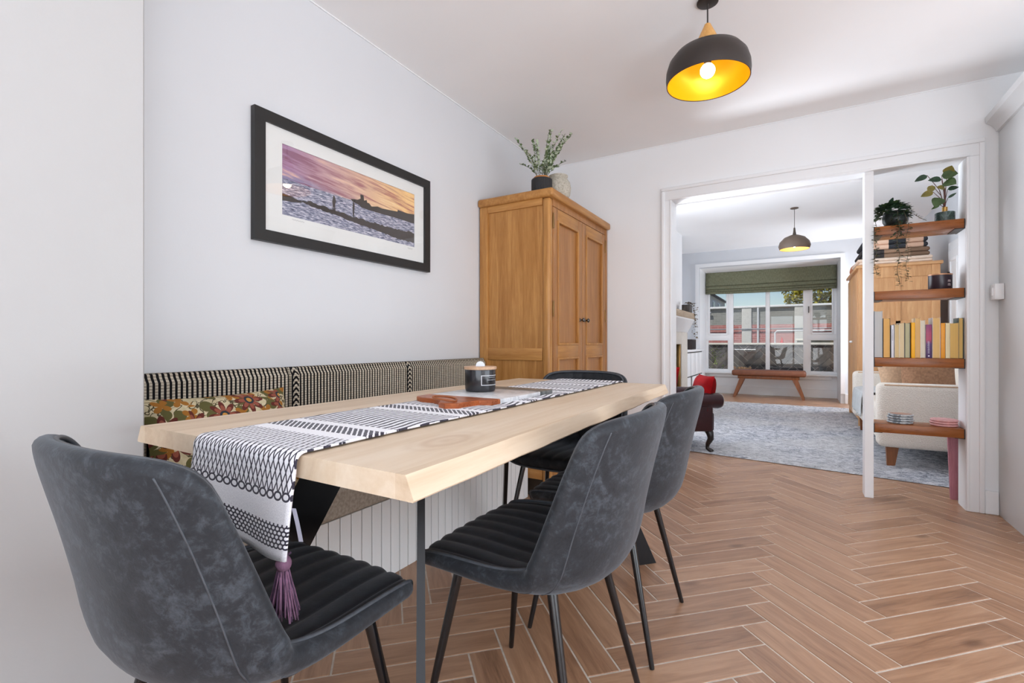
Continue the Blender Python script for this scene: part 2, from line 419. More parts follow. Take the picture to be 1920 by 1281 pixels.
# ---- bay window (window_1)
win = struct('window_1', MB().box(-1.58, .63, 10.40, 10.46, .42, .48, .006).box(-1.58, .63, 10.40, 10.46, 2.35, 2.41, .006)
             .box(-1.58, -1.53, 10.40, 10.46, .4805, 2.3495, .006).box(.58, .63, 10.40, 10.46, .4805, 2.3495, .006), M_UPVC, smooth=35)
xs = [(-1.58, -1.12), (-1.12, -.47), (-.47, .17), (.17, .63)]
for i, xm in enumerate((-1.12, -.47, .17)):
    ww = (.05, .036, .06)[i]
    part('mullion', MB().box(xm - ww, xm + ww, 10.395, 10.465, .42, 2.41, .006), M_UPVC, win)
for i in (0, 3):
    a, b = xs[i]; part('transom', MB().box(a, b, 10.393, 10.467, 1.045, 1.16, .008), M_UPVC, win)
    c = MB()
    a2, b2 = (a + .05, b - .05) if i == 0 else (a + .06, b - .05)
    c.box(a2, a2 + .028, 10.385, 10.45, 1.15, 2.36, .005).box(b2 - .028, b2, 10.385, 10.45, 1.15, 2.36, .005).box(a2 + .0005, b2 - .0005, 10.3855, 10.4495, 1.1505, 1.19, .005).box(a2 + .0005, b2 - .0005, 10.3855, 10.4495, 2.32, 2.3595, .005)
    part('casement', c, M_UPVC, win)
for i, (a, b) in enumerate(xs):
    for z0, z1 in (((.45, 1.09), (1.11, 2.38)) if i in (0, 3) else ((.45, 2.38),)):
        part('pane', MB().box(a + .03, b - .03, 10.428, 10.432, z0, z1), M_GLASS, win, smooth=0)
part('handle', MB().box(.19, .205, 10.36, 10.385, 1.55, 1.67, .004), plain('handle_dark', C(70, 68, 66), .3, .8), win)
struct('trim_6', MB().box(-1.58, .63, 10.30, 10.42, .395, .425, .008).box(-1.5, .55, 10.36, 10.385, .33, .395, .006), M_TRIM, smooth=35)
# made-up windows, behind the camera and out of view, for the added lamps
def added_window(name, axis, at, a0, a1, z0, z1, nm):
    def bx(m, p0, p1, c0, c1, t=.05, b=.005):
        return m.box(p0, p1, at - t / 2, at + t / 2, c0, c1, b) if axis == 'y' else m.box(at - t / 2, at + t / 2, p0, p1, c0, c1, b)
    m = MB(); bx(m, a0, a1, z0, z0 + .06); bx(m, a0, a1, z1 - .06, z1); bx(m, a0, a0 + .06, z0 + .0605, z1 - .0605); bx(m, a1 - .06, a1, z0 + .0605, z1 - .0605)
    wdw = struct(name, m, M_UPVC, smooth=35); st = (a1 - a0) / nm
    for i in range(nm):
        if i: mm = MB(); bx(mm, a0 + i * st - .03, a0 + i * st + .03, z0, z1); part('mullion', mm, M_UPVC, wdw)
        mm = MB(); bx(mm, a0 + i * st + .03, a0 + (i + 1) * st - .03, z0 + .05, z1 - .05, .006, 0); part('pane', mm, M_GLASS, wdw, smooth=0)
added_window('added_window_2', 'y', -2.85, -1.0, 2.6, 0, 2.2, 4); added_window('added_window_3', 'x', 3.45, -.3, 2.9, 0, 2.2, 3); added_window('added_window_5', 'x', 1.55, 8.45, 9.45, .85, 1.85, 1); added_window('added_window_4', 'x', -2.0, 4.2, 6.2, .5, 2.2, 2)
# white panelled door in the living room's right wall
dr = struct('door_1', MB().box(1.462, 1.5, 6.30, 7.12, .01, 2.02, .004), M_TRIM, smooth=35)
for y0, y1, z0, z1 in ((6.40, 6.67, 1.15, 1.92), (6.75, 7.02, 1.15, 1.92), (6.40, 6.67, .2, 1.0), (6.75, 7.02, .2, 1.0)):
    m = MB()
    for p in ((y0, y0 + .03, z0, z1), (y1 - .03, y1, z0, z1), (y0 + .0305, y1 - .0305, z0, z0 + .03), (y0 + .0305, y1 - .0305, z1 - .03, z1)): m.box(1.452, 1.465, *p, .004)
    part('door_panel', m, M_TRIM, dr)
part('door_handle', MB().box(1.43, 1.452, 6.99, 7.01, 1.62, 1.78, .004), M_BLACK, dr)
struct('trim_7', MB().box(1.48, 1.5, 7.12, 7.20, 0, 2.12, .004).box(1.48, 1.5, 6.22, 6.30, 0, 2.12, .004).box(1.48, 1.5, 6.301, 7.119, 2.03, 2.12, .004), M_TRIM, smooth=35)

# ================================================================== DINING ROOM THINGS
# ---- dining table
g = G('pale_oak_top'); x, y, z = g.xyz()
gv = g.vec(x * 13.0, y * 1.0, z * 13.0)
n1 = g.noise(gv, 1.0, 5, .6, 1.4); n2 = g.noise(g.vec(x * 90.0, y * 5.0, z * 90.0), 1.0, 4, .7)
board = g.m('FRACT', g.m('FLOOR', x * 7.4 + 3.0) * .387)
col = g.ramp(n1 * .55 + n2 * .25 + board * .22, (.25, C(194, 168, 139)), (.5, C(215, 194, 168)), (.75, C(227, 211, 190)))
dk = S(g, g.vor(g.vec(x * 2.2 + .35, y * 1.15 + .55, z * .5), 1.0))
rings = g.m('SINE', dk * 150.0) * .5 + .5
col = g.mix(g.ramp(dk, (.05, (.55,) * 3 + (1,)), (.16, (0, 0, 0, 1))) * (rings * .6 + .4), col, C(168, 128, 88))
g.bump(n2, .1, .002); M_TOP = g.fin(col, .5, 0, .35)
tab = thing('dining_table', 'pale oak live-edge dining table on black splayed steel legs', 'table', (-.935, 1.456, 0), world=True)
m = MB(); N = 48
def edge(side, t):
    xr = (-.509 - .034 * t if side > 0 else -1.361 + .01 * t) + side * (.004 * mnoise.noise((t * 7, side * 3, 0)) + .003 * mnoise.noise((t * 19, side * 5, 2)))
    return xr
rows = []
prof = [(0, .800, 0), (.002, .7965, .003), (.017, .763, .004), (.015, .760, .004)]       # outward, height, endward
for t in [i / N for i in range(N + 1)]:
    yy = .545 + t * 1.822; e0 = -1 if t == 0 else (1 if t == 1 else 0)
    L = [(edge(-1, t) - o * (1 + .35 * mnoise.noise((t * 11, 4, 0))), zz) for o, zz, _ in prof][::-1]; Rr = [(edge(1, t) + o * (1 + .35 * mnoise.noise((t * 11, 9, 0))), zz) for o, zz, _ in prof]
    rows.append([(xx, yy, zz) for xx, zz in L + Rr])
w_ = len(rows[0]); vs = [p for r in rows for p in r]; fs = []
for j in range(N):
    for i in range(w_): fs.append((j * w_ + i, j * w_ + (i + 1) % w_, (j + 1) * w_ + (i + 1) % w_, (j + 1) * w_ + i))
fs += [tuple(range(w_))[::-1], tuple(N * w_ + i for i in range(w_))]
fs = [f[::-1] for f in fs]
m.add(vs, fs); part('tabletop', m, M_TOP, tab, smooth=20)
def table_leg(foot, top, wd=.045):
    d = Vector((top[0] - foot[0], top[1] - foot[1], 0)).normalized(); side = Vector((-d.y, d.x, 0)); th = .009
    a, b = Vector(foot), Vector(top); m = MB()
    vs = [p + side * s * th + d * k * wd for p in (a, b) for s, k in ((-1, -1), (1, -1), (1, 1), (-1, 1))]
    m.add(vs, [(3, 2, 1, 0), (4, 5, 6, 7), (0, 1, 5, 4), (1, 2, 6, 5), (2, 3, 7, 6), (3, 0, 4, 7)])
    part('leg', m, M_BLACK, tab, smooth=0)
table_leg((-.582, .662, 0), (-.812, .927, .755)); table_leg((-1.365, .67, 0), (-1.105, .95, .755), .062)
table_leg((-.585, 2.19, 0), (-.83, 1.93, .755)); table_leg((-1.35, 2.20, 0), (-1.08, 1.80, .755))
part('mounting_plate', MB().box(-1.12, -.74, .85, 1.02, .750, .7601, .001), M_BLACK, tab); part('mounting_plate', MB().box(-1.15, -.74, 1.74, 2.0, .750, .7601, .001), M_BLACK, tab)

# ---- dining chairs
g = G('charcoal_suede'); v = g.co()
n1 = g.noise(v, 8, 6, .72, .8); n2 = g.noise(v, 46, 6, .75, .4); n3 = g.noise(v, 220, 2)
col = g.ramp(n1 * .5 + n2 * .5, (.34, C(20, 22, 26)), (.5, C(37, 40, 45)), (.66, C(76, 82, 89)))
g.bump(n2 * .7 + n3 * .3, .25, .003)
M_SUEDE = g.fin(col, .62, 0, .35, Sheen_Weight=.22, Sheen_Roughness=.45, Sheen_Tint=(.75, .82, .9, 1))
g = G('charcoal_suede_shade'); v = g.co(); n1 = g.noise(v, 8, 5, .65, .6); n2 = g.noise(v, 40, 4, .7)  # same suede made darker: shade inside the seat put into the colour
g.bump(n2, .2, .003)
M_SUEDE_SHADE = g.fin(g.ramp(n1 * .6 + n2 * .4, (.32, C(20, 21, 25)), (.5, C(30, 32, 37)), (.68, C(48, 51, 57))), .6, 0, .3, Sheen_Weight=.2, Sheen_Roughness=.4, Sheen_Tint=(.75, .82, .9, 1))
M_PIPE = plain('charcoal_piping', C(70, 74, 80), .45, var=.2, vs=60)
#        centre y, z   edge dy, dz  half width  thickness
ST = [(.238, .428, -.020, .000, .200, .024), (.243, .455, -.018, .000, .206, .036), (.226, .480, -.012, .001, .214, .042), (.130, .488, .000, .005, .226, .046),
      (-.010, .480, .004, .018, .233, .050), (-.115, .478, .028, .036, .236, .056), (-.178, .500, .074, .034, .236, .054), (-.205, .548, .090, .010, .235, .048),
      (-.225, .622, .086, .002, .233, .042), (-.247, .705, .078, .000, .229, .038), (-.262, .758, .072, .000, .225, .036), (-.274, .800, .066, .000, .221, .034), (-.281, .826, .060, .000, .218, .032), (-.284, .838, .056, .000, .216, .030)]
def station(v):
    t = v * (len(ST) - 1); i = min(int(t), len(ST) - 2); f = t - i
    p = [ST[max(0, min(len(ST) - 1, i + k))] for k in (-1, 0, 1, 2)]
    return [.5 * (2 * b + (c - a) * f + (2 * a - 5 * b + 4 * c - d) * f * f + (3 * b - a - 3 * c + d) * f ** 3) for a, b, c, d in zip(*p)]
def base_pt(u, v):
    cy, cz, ey, ez, hw, th = station(v); k = abs(u) ** 2.4
    return Vector((u * hw, cy + ey * k, cz + ez * k))
def uv_of(t, v):                           # sheet coordinates with rounded corners at the top and the front lip
    u = sin(pi / 2 * max(-1, min(1, t))); d = 1 - max(0, 1 - abs(u) ** 2.6) ** (1 / 2.6)
    lo, hi = .10 * d, 1 - .20 * d
    return u, lo + (hi - lo) * max(0, min(1, v))
def chair_pt(t, v): return base_pt(*uv_of(t, v))
def chair_nrm(t, v):
    u, w = uv_of(t, v); e = .006
    a = base_pt(min(1, u + e), w) - base_pt(max(-1, u - e), w); b = base_pt(u, min(1, w + e)) - base_pt(u, max(0, w - e))
    return -(a.cross(b).normalized())      # towards the sitter
def outer_pt(t, v):
    u, w = uv_of(t, v); th = station(w)[5] * (1 - .2 * abs(u) ** 4)
    return chair_pt(t, v) - chair_nrm(t, v) * th
CH = 7                                     # stitched channels
def inner_pt(t, v):
    u, w = uv_of(t, v); e = min(1, (1 - abs(u)) / .10) * min(1, v / .05, (1 - v) / .04)
    c = abs(sin(pi * CH / 2 * (u / .9 + 1)))
    return chair_pt(t, v) + chair_nrm(t, v) * (.008 * (c ** .42 - .6) * e - .003 * (1 - e))
def make_chair(label, loc, rz):
    t = thing('dining_chair', label, 'chair', loc, rz, 'charcoal dining chairs around the table')
    NU, NV = 84, 44
    part('lining', MB().grid(lambda a, b: inner_pt(2 * a - 1, b), NU, NV), M_SUEDE_SHADE, t, smooth=180, label='channel-stitched charcoal seat and inner back')
    NO = 36; sh = MB().grid(lambda a, b: outer_pt(2 * a - 1, b), NO, NV, flip=True)
    loop = [(-1, j / NV) for j in range(NV)] + [(-1 + 2 * i / NO, 1) for i in range(NO)] + [(1, 1 - j / NV) for j in range(NV)] + [(1 - 2 * i / NO, 0) for i in range(NO)]
    K = 8; vs = []; fs = []; pp = []; n_ = len(loop); ring = [chair_pt(u, v) for u, v in loop]
    for i, (u, v) in enumerate(loop):
        a, b = ring[i], outer_pt(u, v); n = chair_nrm(u, v); T = (ring[(i + 1) % n_] - ring[i - 1]).normalized(); o = T.cross(n).normalized(); th = (a - b).length
        if o.dot(a - chair_pt(u * .6, .1 + v * .8)) < 0: o = -o
        pp.append(a + o * .003)
        for k in range(K):
            an = pi * k / (K - 1); vs.append(a.lerp(b, (1 - cos(an)) / 2) + o * (.5 * th * sin(an)))
    for i in range(n_):
        for k in range(K - 1): fs.append((i * K + k, i * K + k + 1, ((i + 1) % n_) * K + k + 1, ((i + 1) % n_) * K + k))
    sh.add(vs, fs); sh.weld(); part('shell', sh, M_SUEDE, t, smooth=75)
    part('piping', MB().tube(pp, .0045, 6, closed=True), M_PIPE, t, smooth=180)
    for s in (-1, 1):
        part('seam', MB().tube([outer_pt(s * .66, .40 + .60 * i / 24) - Vector((0, 0, 0)) for i in range(25)] , .0016, 5), M_PIPE, t, smooth=180)
        part('seam', MB().tube([outer_pt(s * (.97 - .2 * i / 8), .42 - .10 * (i / 8)) for i in range(9)], .0014, 5), M_PIPE, t, smooth=180)
    f = MB()
    for s in (-1, 1):
        f.bar((s * .13, .15, .432), (-s * .13, -.11, .432), .03, .008)
    part('underframe', f, M_LEG, t)
    for sx, sy, ty in ((-1, 1, .15), (1, 1, .15), (-1, -1, -.105), (1, -1, -.105)):
        top = Vector((sx * .150, ty, .445)); ft = Vector((sx * .222, .222 if sy > 0 else -.205, 0))
        part('leg', MB().tube([top, top.lerp(ft, .5), ft + (top - ft) * .012, ft], [.0125, .0105, .0080, .0072], 14), M_LEG, t, smooth=50)
    return t
c1 = make_chair('charcoal faux-suede dining chair by the white pier wall, under the hanging runner end', (-.942, .575, 0), 0)
for lab, loc, rz in (('charcoal faux-suede dining chair on the long table side, nearest the thin steel table leg', (-.585, 1.14, 0), R(90)),
                     ('charcoal faux-suede dining chair on the long table side, nearest the living room rug', (-.585, 1.71, 0), R(90)),
                     ('charcoal faux-suede dining chair at the table end beside the oak cupboard', (-.98, 2.19, 0), R(180))):
    o = copy_tree(c1); o.location = loc; o.rotation_euler = (0, 0, rz); o['label'] = lab

# ---- table runner with tassel
g = G('runner_weave'); u, v, _ = g.xyz('UV')
per = g.m('MODULO', g.m('MAXIMUM', v - .297, 0.0), .350)
wob = g.noise(g.vec(u * 60.0, v * 60.0, 0.0), 1.0, 2) * .9
frac = lambda e: g.m('FRACT', e)
ab = lambda e: g.m('ABSOLUTE', e)
s1 = g.m('SINE', (u + v * .42) * 210.0 + wob); s2 = g.m('SINE', (u - v * .42) * 210.0 + wob)
dia = g.m('MAXIMUM', ab(s1) < .36, ab(s2) < .36)
lines = frac(u * 50.0 + g.m('SINE', v * 26.0) * .6 + wob * .25) < .46
r_ = g.m('FLOOR', v * 150.0); ov = frac(u * 78.0 + g.m('MODULO', r_, 2.0) * .5) - .5; oy = frac(v * 150.0) - .5
oval = (ov * ov * 1.0 + oy * oy * .75) > .115
chain = frac(u * 55.0 + wob * .2) < .72
diag = frac(u * 62.0 + v * 60.0 + wob * .3) < .66
def between(e, a, b): return (e > a) * (e < b)
hang = between(v, .018, .058) * oval
cu = frac(u * 42.0) - .5; cv = (v - .1025) * 62.0; ce = cu * cu + cv * cv
hang = g.m('MAXIMUM', hang, between(ce, .09, .26))
hang = g.m('MAXIMUM', hang, between(v, .107, .290) * dia)
rep = v > .297
top = between(per, .030, .088) * diag
top = g.m('MAXIMUM', top, between(per, .119, .123) * chain)
top = g.m('MAXIMUM', top, between(per, .124, .342) * lines)
top = g.m('MAXIMUM', top, between(per, .343, .347) * chain)
ink = g.m('MAXIMUM', hang * (v < .297), top * rep)
fz = g.noise(g.vec(u * 400.0, v * 400.0, 0.0), 1.0, 3)
col = g.mix(ink, g.ramp(fz, (.3, C(224, 224, 230)), (.7, C(248, 248, 252))), g.ramp(fz, (.3, C(40, 38, 48)), (.7, C(72, 68, 82))))
g.bump(ink * -.7 + fz * .5, .5, .003)
M_RUN = g.fin(col, .95, 0, .1, Sheen_Weight=.2)
run = thing('table_runner', 'black and white woven table runner hanging over the table end', 'table runner', (-.92, .533, .80), world=True)
path = []; zt = .8045
for i in range(14): path.append((.533, .628 + (zt - .02 - .628) * i / 13))
for i in range(1, 6):
    a = pi / 2 * i / 6; path.append((.533 + .018 * (1 - cos(a)), zt - .018 + .018 * sin(a)))
nS = 60
for i in range(nS + 1): path.append((.552 + (2.362 - .552) * i / nS, zt))
for i in range(1, 5): path.append((2.362 + .016 * sin(pi / 2 * i / 4), zt - .016 * (1 - cos(pi / 2 * i / 4))))
for i in range(1, 5): path.append((2.381, zt - .016 - .03 * i))
arc = [0]
for a, b in zip(path, path[1:]): arc.append(arc[-1] + sqrt((a[0] - b[0]) ** 2 + (a[1] - b[1]) ** 2))
NX = 26; vs = []; uvs = []; fs = []
for j, (yy, zz) in enumerate(path):
    for i in range(NX + 1):
        uu = i / NX; xx = -1.088 + .336 * uu + .006 * (mnoise.noise((zz * 6, yy * 3, 1)))
        h = max(0, min(1, (zt - .03 - zz) / .16)) if yy < 1 else 0
        dy = -.012 * h * (sin(uu * 7.5 + .6) * .8 + .5) - .006 * h; dz = h * (.010 * sin(uu * 5 + 1.0)) + (.0012 * abs(mnoise.noise((xx * 14, yy * 14, 0))) if h == 0 else 0)
        vs.append((xx, yy + dy, zz + dz)); uvs.append((uu * .336, arc[j]))
for j in range(len(path) - 1):
    for i in range(NX): a = j * (NX + 1) + i; fs.append((a, a + 1, a + NX + 2, a + NX + 1))
m = MB().add(vs, fs); m.uv = uvs
cl = part('cloth', m, M_RUN, run, smooth=60); sm = cl.modifiers.new('thickness', 'SOLIDIFY'); sm.thickness = .004; sm.offset = 1
M_TAS = plain('tassel_yarn', C(122, 88, 112), .9, var=.35, vs=60, bump=.3, bs=200)
M_TASD = plain('tassel_yarn_dark', C(74, 52, 76), .9, var=.4, vs=60)
tx, ty, tz = -.772, .522, .634
ts = part('tassel', MB().ball((tx, ty, tz - .020), (.0135, .0135, .015), 14, 9), M_TAS, run, smooth=180, label='purple yarn tassel')
part('cord', MB().tube([(tx + .012, ty + .006, tz + .0), (tx + .004, ty, tz - .006), (tx, ty, tz - .012)], .002, 6), M_TASD, ts)
st = MB(); st2 = MB()
for i in range(150):
    a = random.uniform(0, 2 * pi); r0 = .009 * sqrt(random.random()); r1 = .032 * sqrt(random.random()); b = a + random.uniform(-.4, .4); L = random.uniform(.066, .086)
    pts = [(tx + r0 * cos(a) + (r1 * cos(b) - r0 * cos(a)) * k ** .8 + random.uniform(-.0012, .0012), ty + r0 * sin(a) + (r1 * .8 * sin(b) - r0 * sin(a)) * k ** .8, tz - .030 - L * k) for k in (0, .25, .5, .75, 1)]
    (st if i % 3 else st2).tube(pts, .0013, 4)
part('fringe', st, M_TAS, ts, kind='stuff', smooth=180); part('fringe', st2, M_TASD, ts, kind='stuff', smooth=180)
part('care_tag', MB().grid(lambda a, b: (-.757 + .008 * a + .020 * b, .527 + .003 * a, .712 - .042 * b - .012 * b * b), 2, 8), plain('tag_white', C(158, 158, 172), .8), run)

# ---- serving board, candle jar
bd = thing('serving_board', 'wood and white marble serving board on the table runner', 'serving board', (-.97, 1.42, .806), world=True)
M_ACA = wood('acacia_orange', C(128, 58, 22), C(190, 104, 52), 0, 2.5, .3, 9)
g = G('white_marble'); n = g.noise(scale=6, detail=6, rough=.7, dist=1.5)
M_MARB = g.fin(g.ramp(n, (.42, C(222, 224, 226)), (.5, C(198, 201, 204)), (.56, C(226, 228, 229))), .25)
g = G('grey_marble'); n = g.noise(scale=14, detail=7, rough=.75, dist=2)
M_MARG = g.fin(g.ramp(n, (.4, C(70, 74, 74)), (.52, C(120, 124, 122)), (.62, C(92, 96, 96))), .3)
poly = [(-1.09, 1.285), (-1.085, 1.215), (-1.045, 1.19), (-.99, 1.185), (-.945, 1.165), (-.91, 1.115), (-.875, 1.10), (-.845, 1.125), (-.845, 1.175), (-.835, 1.22), (-.80, 1.235), (-.80, 1.285)]
m = MB().prism(poly, lambda a, b, h: (a, b, h), .8065, .824); ob = part('wood_end', m, M_ACA, bd, smooth=30)
bv = ob.modifiers.new('bevel', 'BEVEL'); bv.width = .003; bv.segments = 2; bv.limit_method = 'ANGLE'
part('marble_slab', MB().box(-1.09, -.80, 1.286, 1.56, .8065, .823, .003), M_MARB, bd); part('grey_marble_end', MB().box(-1.09, -.80, 1.561, 1.66, .8065, .823, .003), M_MARG, bd)
lp = [(-.915 + .04 * cos(a) * 1.0, 1.15 + .028 * sin(a), .826 + .010 * max(0, sin(a * .5)) ) for a in [2 * pi * i / 24 for i in range(24)]]
part('leather_loop', MB().tube(lp, .0032, 6, closed=True), plain('leather_brown', C(150, 84, 44), .5), bd, smooth=180)
M_JAR = plain('black_glazed_jar', C(30, 30, 34), .18, 0, .6, var=.15, vs=30)
jx, jy, jz = -1.0, 1.465, .8232
jar = thing('candle_jar', 'black candle jar with wooden lid on the marble board', 'candle', (jx, jy, jz))
part('jar', MB().lathe([(.050, 0), (.054, .003), (.056, .012), (.056, .078), (.0555, .080)], n=48), M_JAR, jar, smooth=40)
part('lid', MB().lathe([(.0545, .079), (.0595, .0805), (.0600, .084), (.0600, .089), (.0585, .0905)], n=48), wood('lid_wood', C(178, 140, 110), C(214, 182, 152), 0, 5, .5), jar, smooth=40)
kd = MB(); kp = [(.017 * cos(pi * i / 14), .017 * sin(pi * i / 14) * 1.1) for i in range(15)]
cd = Vector((-jx, -jy, 0)).normalized(); sd = Vector((-cd.y, cd.x, 0))
kd.prism(kp, lambda a, b, h: tuple(sd * a + cd * h + Vector((0, 0, .0905 + b))), -.004, .004)
part('lid_knob', kd, plain('knob_white', C(214, 220, 228), .4), jar, smooth=40)
lab_a = atan2(cd.y, cd.x) + R(50)
def on_jar(a, z, r=.0563): return (r * cos(lab_a + a), r * sin(lab_a + a), z)
lb = MB()
for a0, a1, z0, z1 in ((-.82, .82, .058, .0605), (-.82, .82, .024, .0265), (-.82, -.77, .024, .0605), (.77, .82, .024, .0605)):
    lb.grid(lambda p, q_: on_jar(a0 + (a1 - a0) * p, z0 + (z1 - z0) * q_, .0565), 20, 1)
lb2 = MB()
for zc, hw in ((.0525, .30), (.0435, .42)):
    x_ = -hw
    while x_ < hw:
        wq = random.uniform(.02, .05); h_ = random.uniform(.0012, .0021); lb2.grid(lambda p, q_: on_jar(x_ + wq * p, zc - h_ + 2 * h_ * q_, .0565), 2, 1); x_ += wq + .016
part('label_border', lb, plain('label_grey', C(200, 200, 204), .5), jar, smooth=180); part('label_lettering', lb2, plain('label_text', C(150, 150, 154), .5), jar)

# ---- banquette: bench, cushions
M_SLAT = paint('bench_paint', C(240, 240, 238), .45, .02)
bench = thing('bench', 'built-in bench with white vertical tongue-and-groove front', 'bench', (-1.69, 1.68, 0), world=True)
part('carcass', MB().box(XL + .002, -1.515, .612, 2.745, 0, .33), plain('bench_dark', C(120, 112, 104), .7), bench, smooth=0)
sl = .0534
slm = None; i = 0; yy = .613
while yy < 2.74:
    if slm is None:
        mb = MB().box(0, .0165, 0, sl - .0045, 0, .330, .0015, 1); slm = mb.mesh('slat', None, 30); slm.materials.append(M_SLAT)
    o = bpy.data.objects.new('slat', slm); COL.objects.link(o); o.parent = bench; o.location = (-1.5165 + 1.69, yy - 1.68, 0); yy += sl
g = G('linen_taupe'); x, y, z = g.xyz()
wv = g.m('SINE', y * 900.0) * .5 + g.m('SINE', x * 900.0) * .5
n1 = g.noise(scale=90, detail=4); g.bump(n1 * .6 + wv * .2, .3, .002)
M_LINEN = g.fin(g.ramp(n1, (.3, C(158, 148, 134)), (.7, C(190, 181, 168))), .9, 0, .1)
sc_ = one('seat_cushion', MB().box(XL + .004, -1.492, .616, 2.74, .331, .445, .018, 3), M_LINEN, 'long taupe linen seat cushion lying on the bench', 'cushion', base=(-1.69, 1.68, .331))
g = G('ribbed_weave'); x, y, z = g.xyz()
per_ = .0168; ph = g.m('FRACT', y / per_ + g.noise(scale=5, detail=2) * .12)
kn = g.m('SINE', z * 620.0 + g.noise(scale=30) * 3.0) * .5 + .5
crm = g.mix(kn, C(120, 112, 100), C(224, 214, 196)); crm = g.mix(g.noise(scale=200, detail=2), crm, C(196, 184, 164))
ribs = between(ph, .46, .96)
rope = between(g.m('ABSOLUTE', y - .024), -.1, .014)
zig = g.m('FRACT', z * 42.0 + g.m('ABSOLUTE', y - .024) * 40.0) < .5
ink = g.m('MAXIMUM', ribs * (1 - rope), rope * zig)
g.bump(kn * (1 - ink), .6, .004)
M_RIB = g.fin(g.mix(ink, crm, C(24, 23, 25)), .92, 0, .1)
y0 = .618
for k, lab in enumerate(('black and cream ribbed back cushion beside the pier wall', 'black and cream ribbed back cushion under the framed picture', 'black and cream ribbed back cushion against the oak cupboard')):
    y1 = (1.262, 1.956, 2.735)[k]; L = y1 - y0; per0 = .0168
    def front(a, b, y0=y0, L=L):
        yl = a * L; ph = (yl / per0) % 1.0; rb = .0055 * abs(sin(pi * (yl / per0))) ** .6
        zt_ = .446 + .452 * b; e = min(1, b / .03, (1 - b) / .04, a / .012, (1 - a) / .012); e = max(0, e) ** .5
        return (-1.84 + .022 * e + rb * e * .6, y0 + .002 + (L - .004) * a, zt_)
    mb = MB().grid(front, int(L / per0 * 8), 14)
    mb.box(XL + .006, -1.83, y0 + .003, y1 - .003, .446, .897, .01, 2)
    one('back_cushion', mb, M_RIB, lab, 'cushion', 'ribbed back cushions along the bench', base=(-1.86, y0, .446)); y0 = y1
# floral cushion
g = G('floral_print'); x, y, z = g.xyz()
def flowers(sc, seed, n, R0, lo):
    vx = g.vec(x * 1.0 + seed, y * 1.0 + seed * .7, 0.0); pos = g.xyz(g.vor(vx, sc, out='Position', rnd=.75))
    dx = x + seed - pos[0]; dy = y + seed * .7 - pos[1]; r = g.m('SQRT', dx * dx + dy * dy) * sc; an = g.m('ARCTAN2', dy, dx)
    pet = g.m('ABSOLUTE', g.m('COSINE', an * (n / 2.0) + seed)) * (1 - lo) + lo
    return r / R0 / pet, r
f1, r1 = flowers(8.0, 3.1, 8, .42, .35); f2, r2 = flowers(13, 7.7, 4, .36, .25); f3, r3 = flowers(10, 1.3, 2, .40, .12)
base = g.ramp(g.noise(scale=60, detail=3), (.3, C(186, 172, 138)), (.7, C(212, 200, 168)))
sw = g.m('ABSOLUTE', g.noise(scale=14, detail=2, dist=1.5) - .5) < .022
col = g.mix(sw, base, C(86, 78, 58))
col = g.mix(f3 < 1.0, col, C(96, 92, 56)); col = g.mix(f2 < 1.0, col, C(158, 106, 48))
col = g.mix(f1 < 1.0, col, g.mix(f1 < .72, C(98, 50, 44), C(146, 84, 68))); col = g.mix(r1 < .13, col, C(52, 58, 64)); col = g.mix(r1 < .07, col, C(190, 140, 70))
g.bump(g.noise(scale=300), .2, .001); M_FLOR = g.fin(col, .9, 0, .1)
Mx = Matrix.Translation((-1.705, .945, .632)) @ Matrix.Rotation(R(90), 4, 'Z') @ Matrix.Rotation(R(72), 4, 'X')
mb = MB().pillow(.50, .40, .16, Matrix.Identity(4), 18)
fo = one('floral_cushion', mb, M_FLOR, 'cream cushion with rust and brown flower print on the bench', 'cushion'); fo.matrix_world = Mx

# ---- oak cupboard
XF, YA, YZ, HT = -1.348, 2.752, 3.842, 1.985
cb = thing('oak_cupboard', 'tall honey-oak two-door cupboard in the corner behind the table', 'cupboard', (-1.62, 3.3, 0), world=True)
part('cornice', MB().box(XL + .002, XF + .028, YA - .018, YZ, HT - .055, HT, .016, 3), M_OAKH, cb)
part('corner_post', MB().box(XF - .055, XF, YA, YA + .055, .0, HT - .055, .018, 4), M_OAK, cb)
part('corner_post', MB().box(XF - .05, XF, YZ - .045, YZ, .0, HT - .055, .006), M_OAKF, cb)
part('corner_post', MB().box(XL + .01, XL + .075, YA, YA + .05, 0, HT - .055, .004), M_OAK, cb)
part('side_panel', MB().box(XL + .07, XF - .05, YA + .014, YA + .03, .12, HT - .06), M_OAK, cb)
for z0, z1 in ((HT - .10, HT - .055), (.885, .965), (.12, .20)): part('side_rail', MB().box(XL + .074, XF - .054, YA + .003, YA + .03, z0, z1, .002), M_OAKX, cb)
part('body', MB().box(XL + .01, XF - .03, YA + .04, YZ - .01, .12, HT - .055), M_OAKF, cb)
part('plinth', MB().box(XL + .04, XF - .03, YA + .04, YZ - .01, 0, .12), plain('plinth_dark', C(60, 44, 30), .7), cb)
part('top_rail', MB().box(XF - .03, XF - .004, YA + .055, YZ - .045, HT - .10, HT - .055, .002), M_OAKF, cb); part('bottom_rail', MB().box(XF - .03, XF - .004, YA + .055, YZ - .045, .12, .20, .002), M_OAKF, cb)
M_BRASS = plain('brass_old', C(150, 116, 70), .35, .9); M_PEWTER = plain('pewter_knob', C(96, 90, 84), .25, .9)
ya, yz = YA + .058, YZ - .048; ym = (ya + yz) / 2
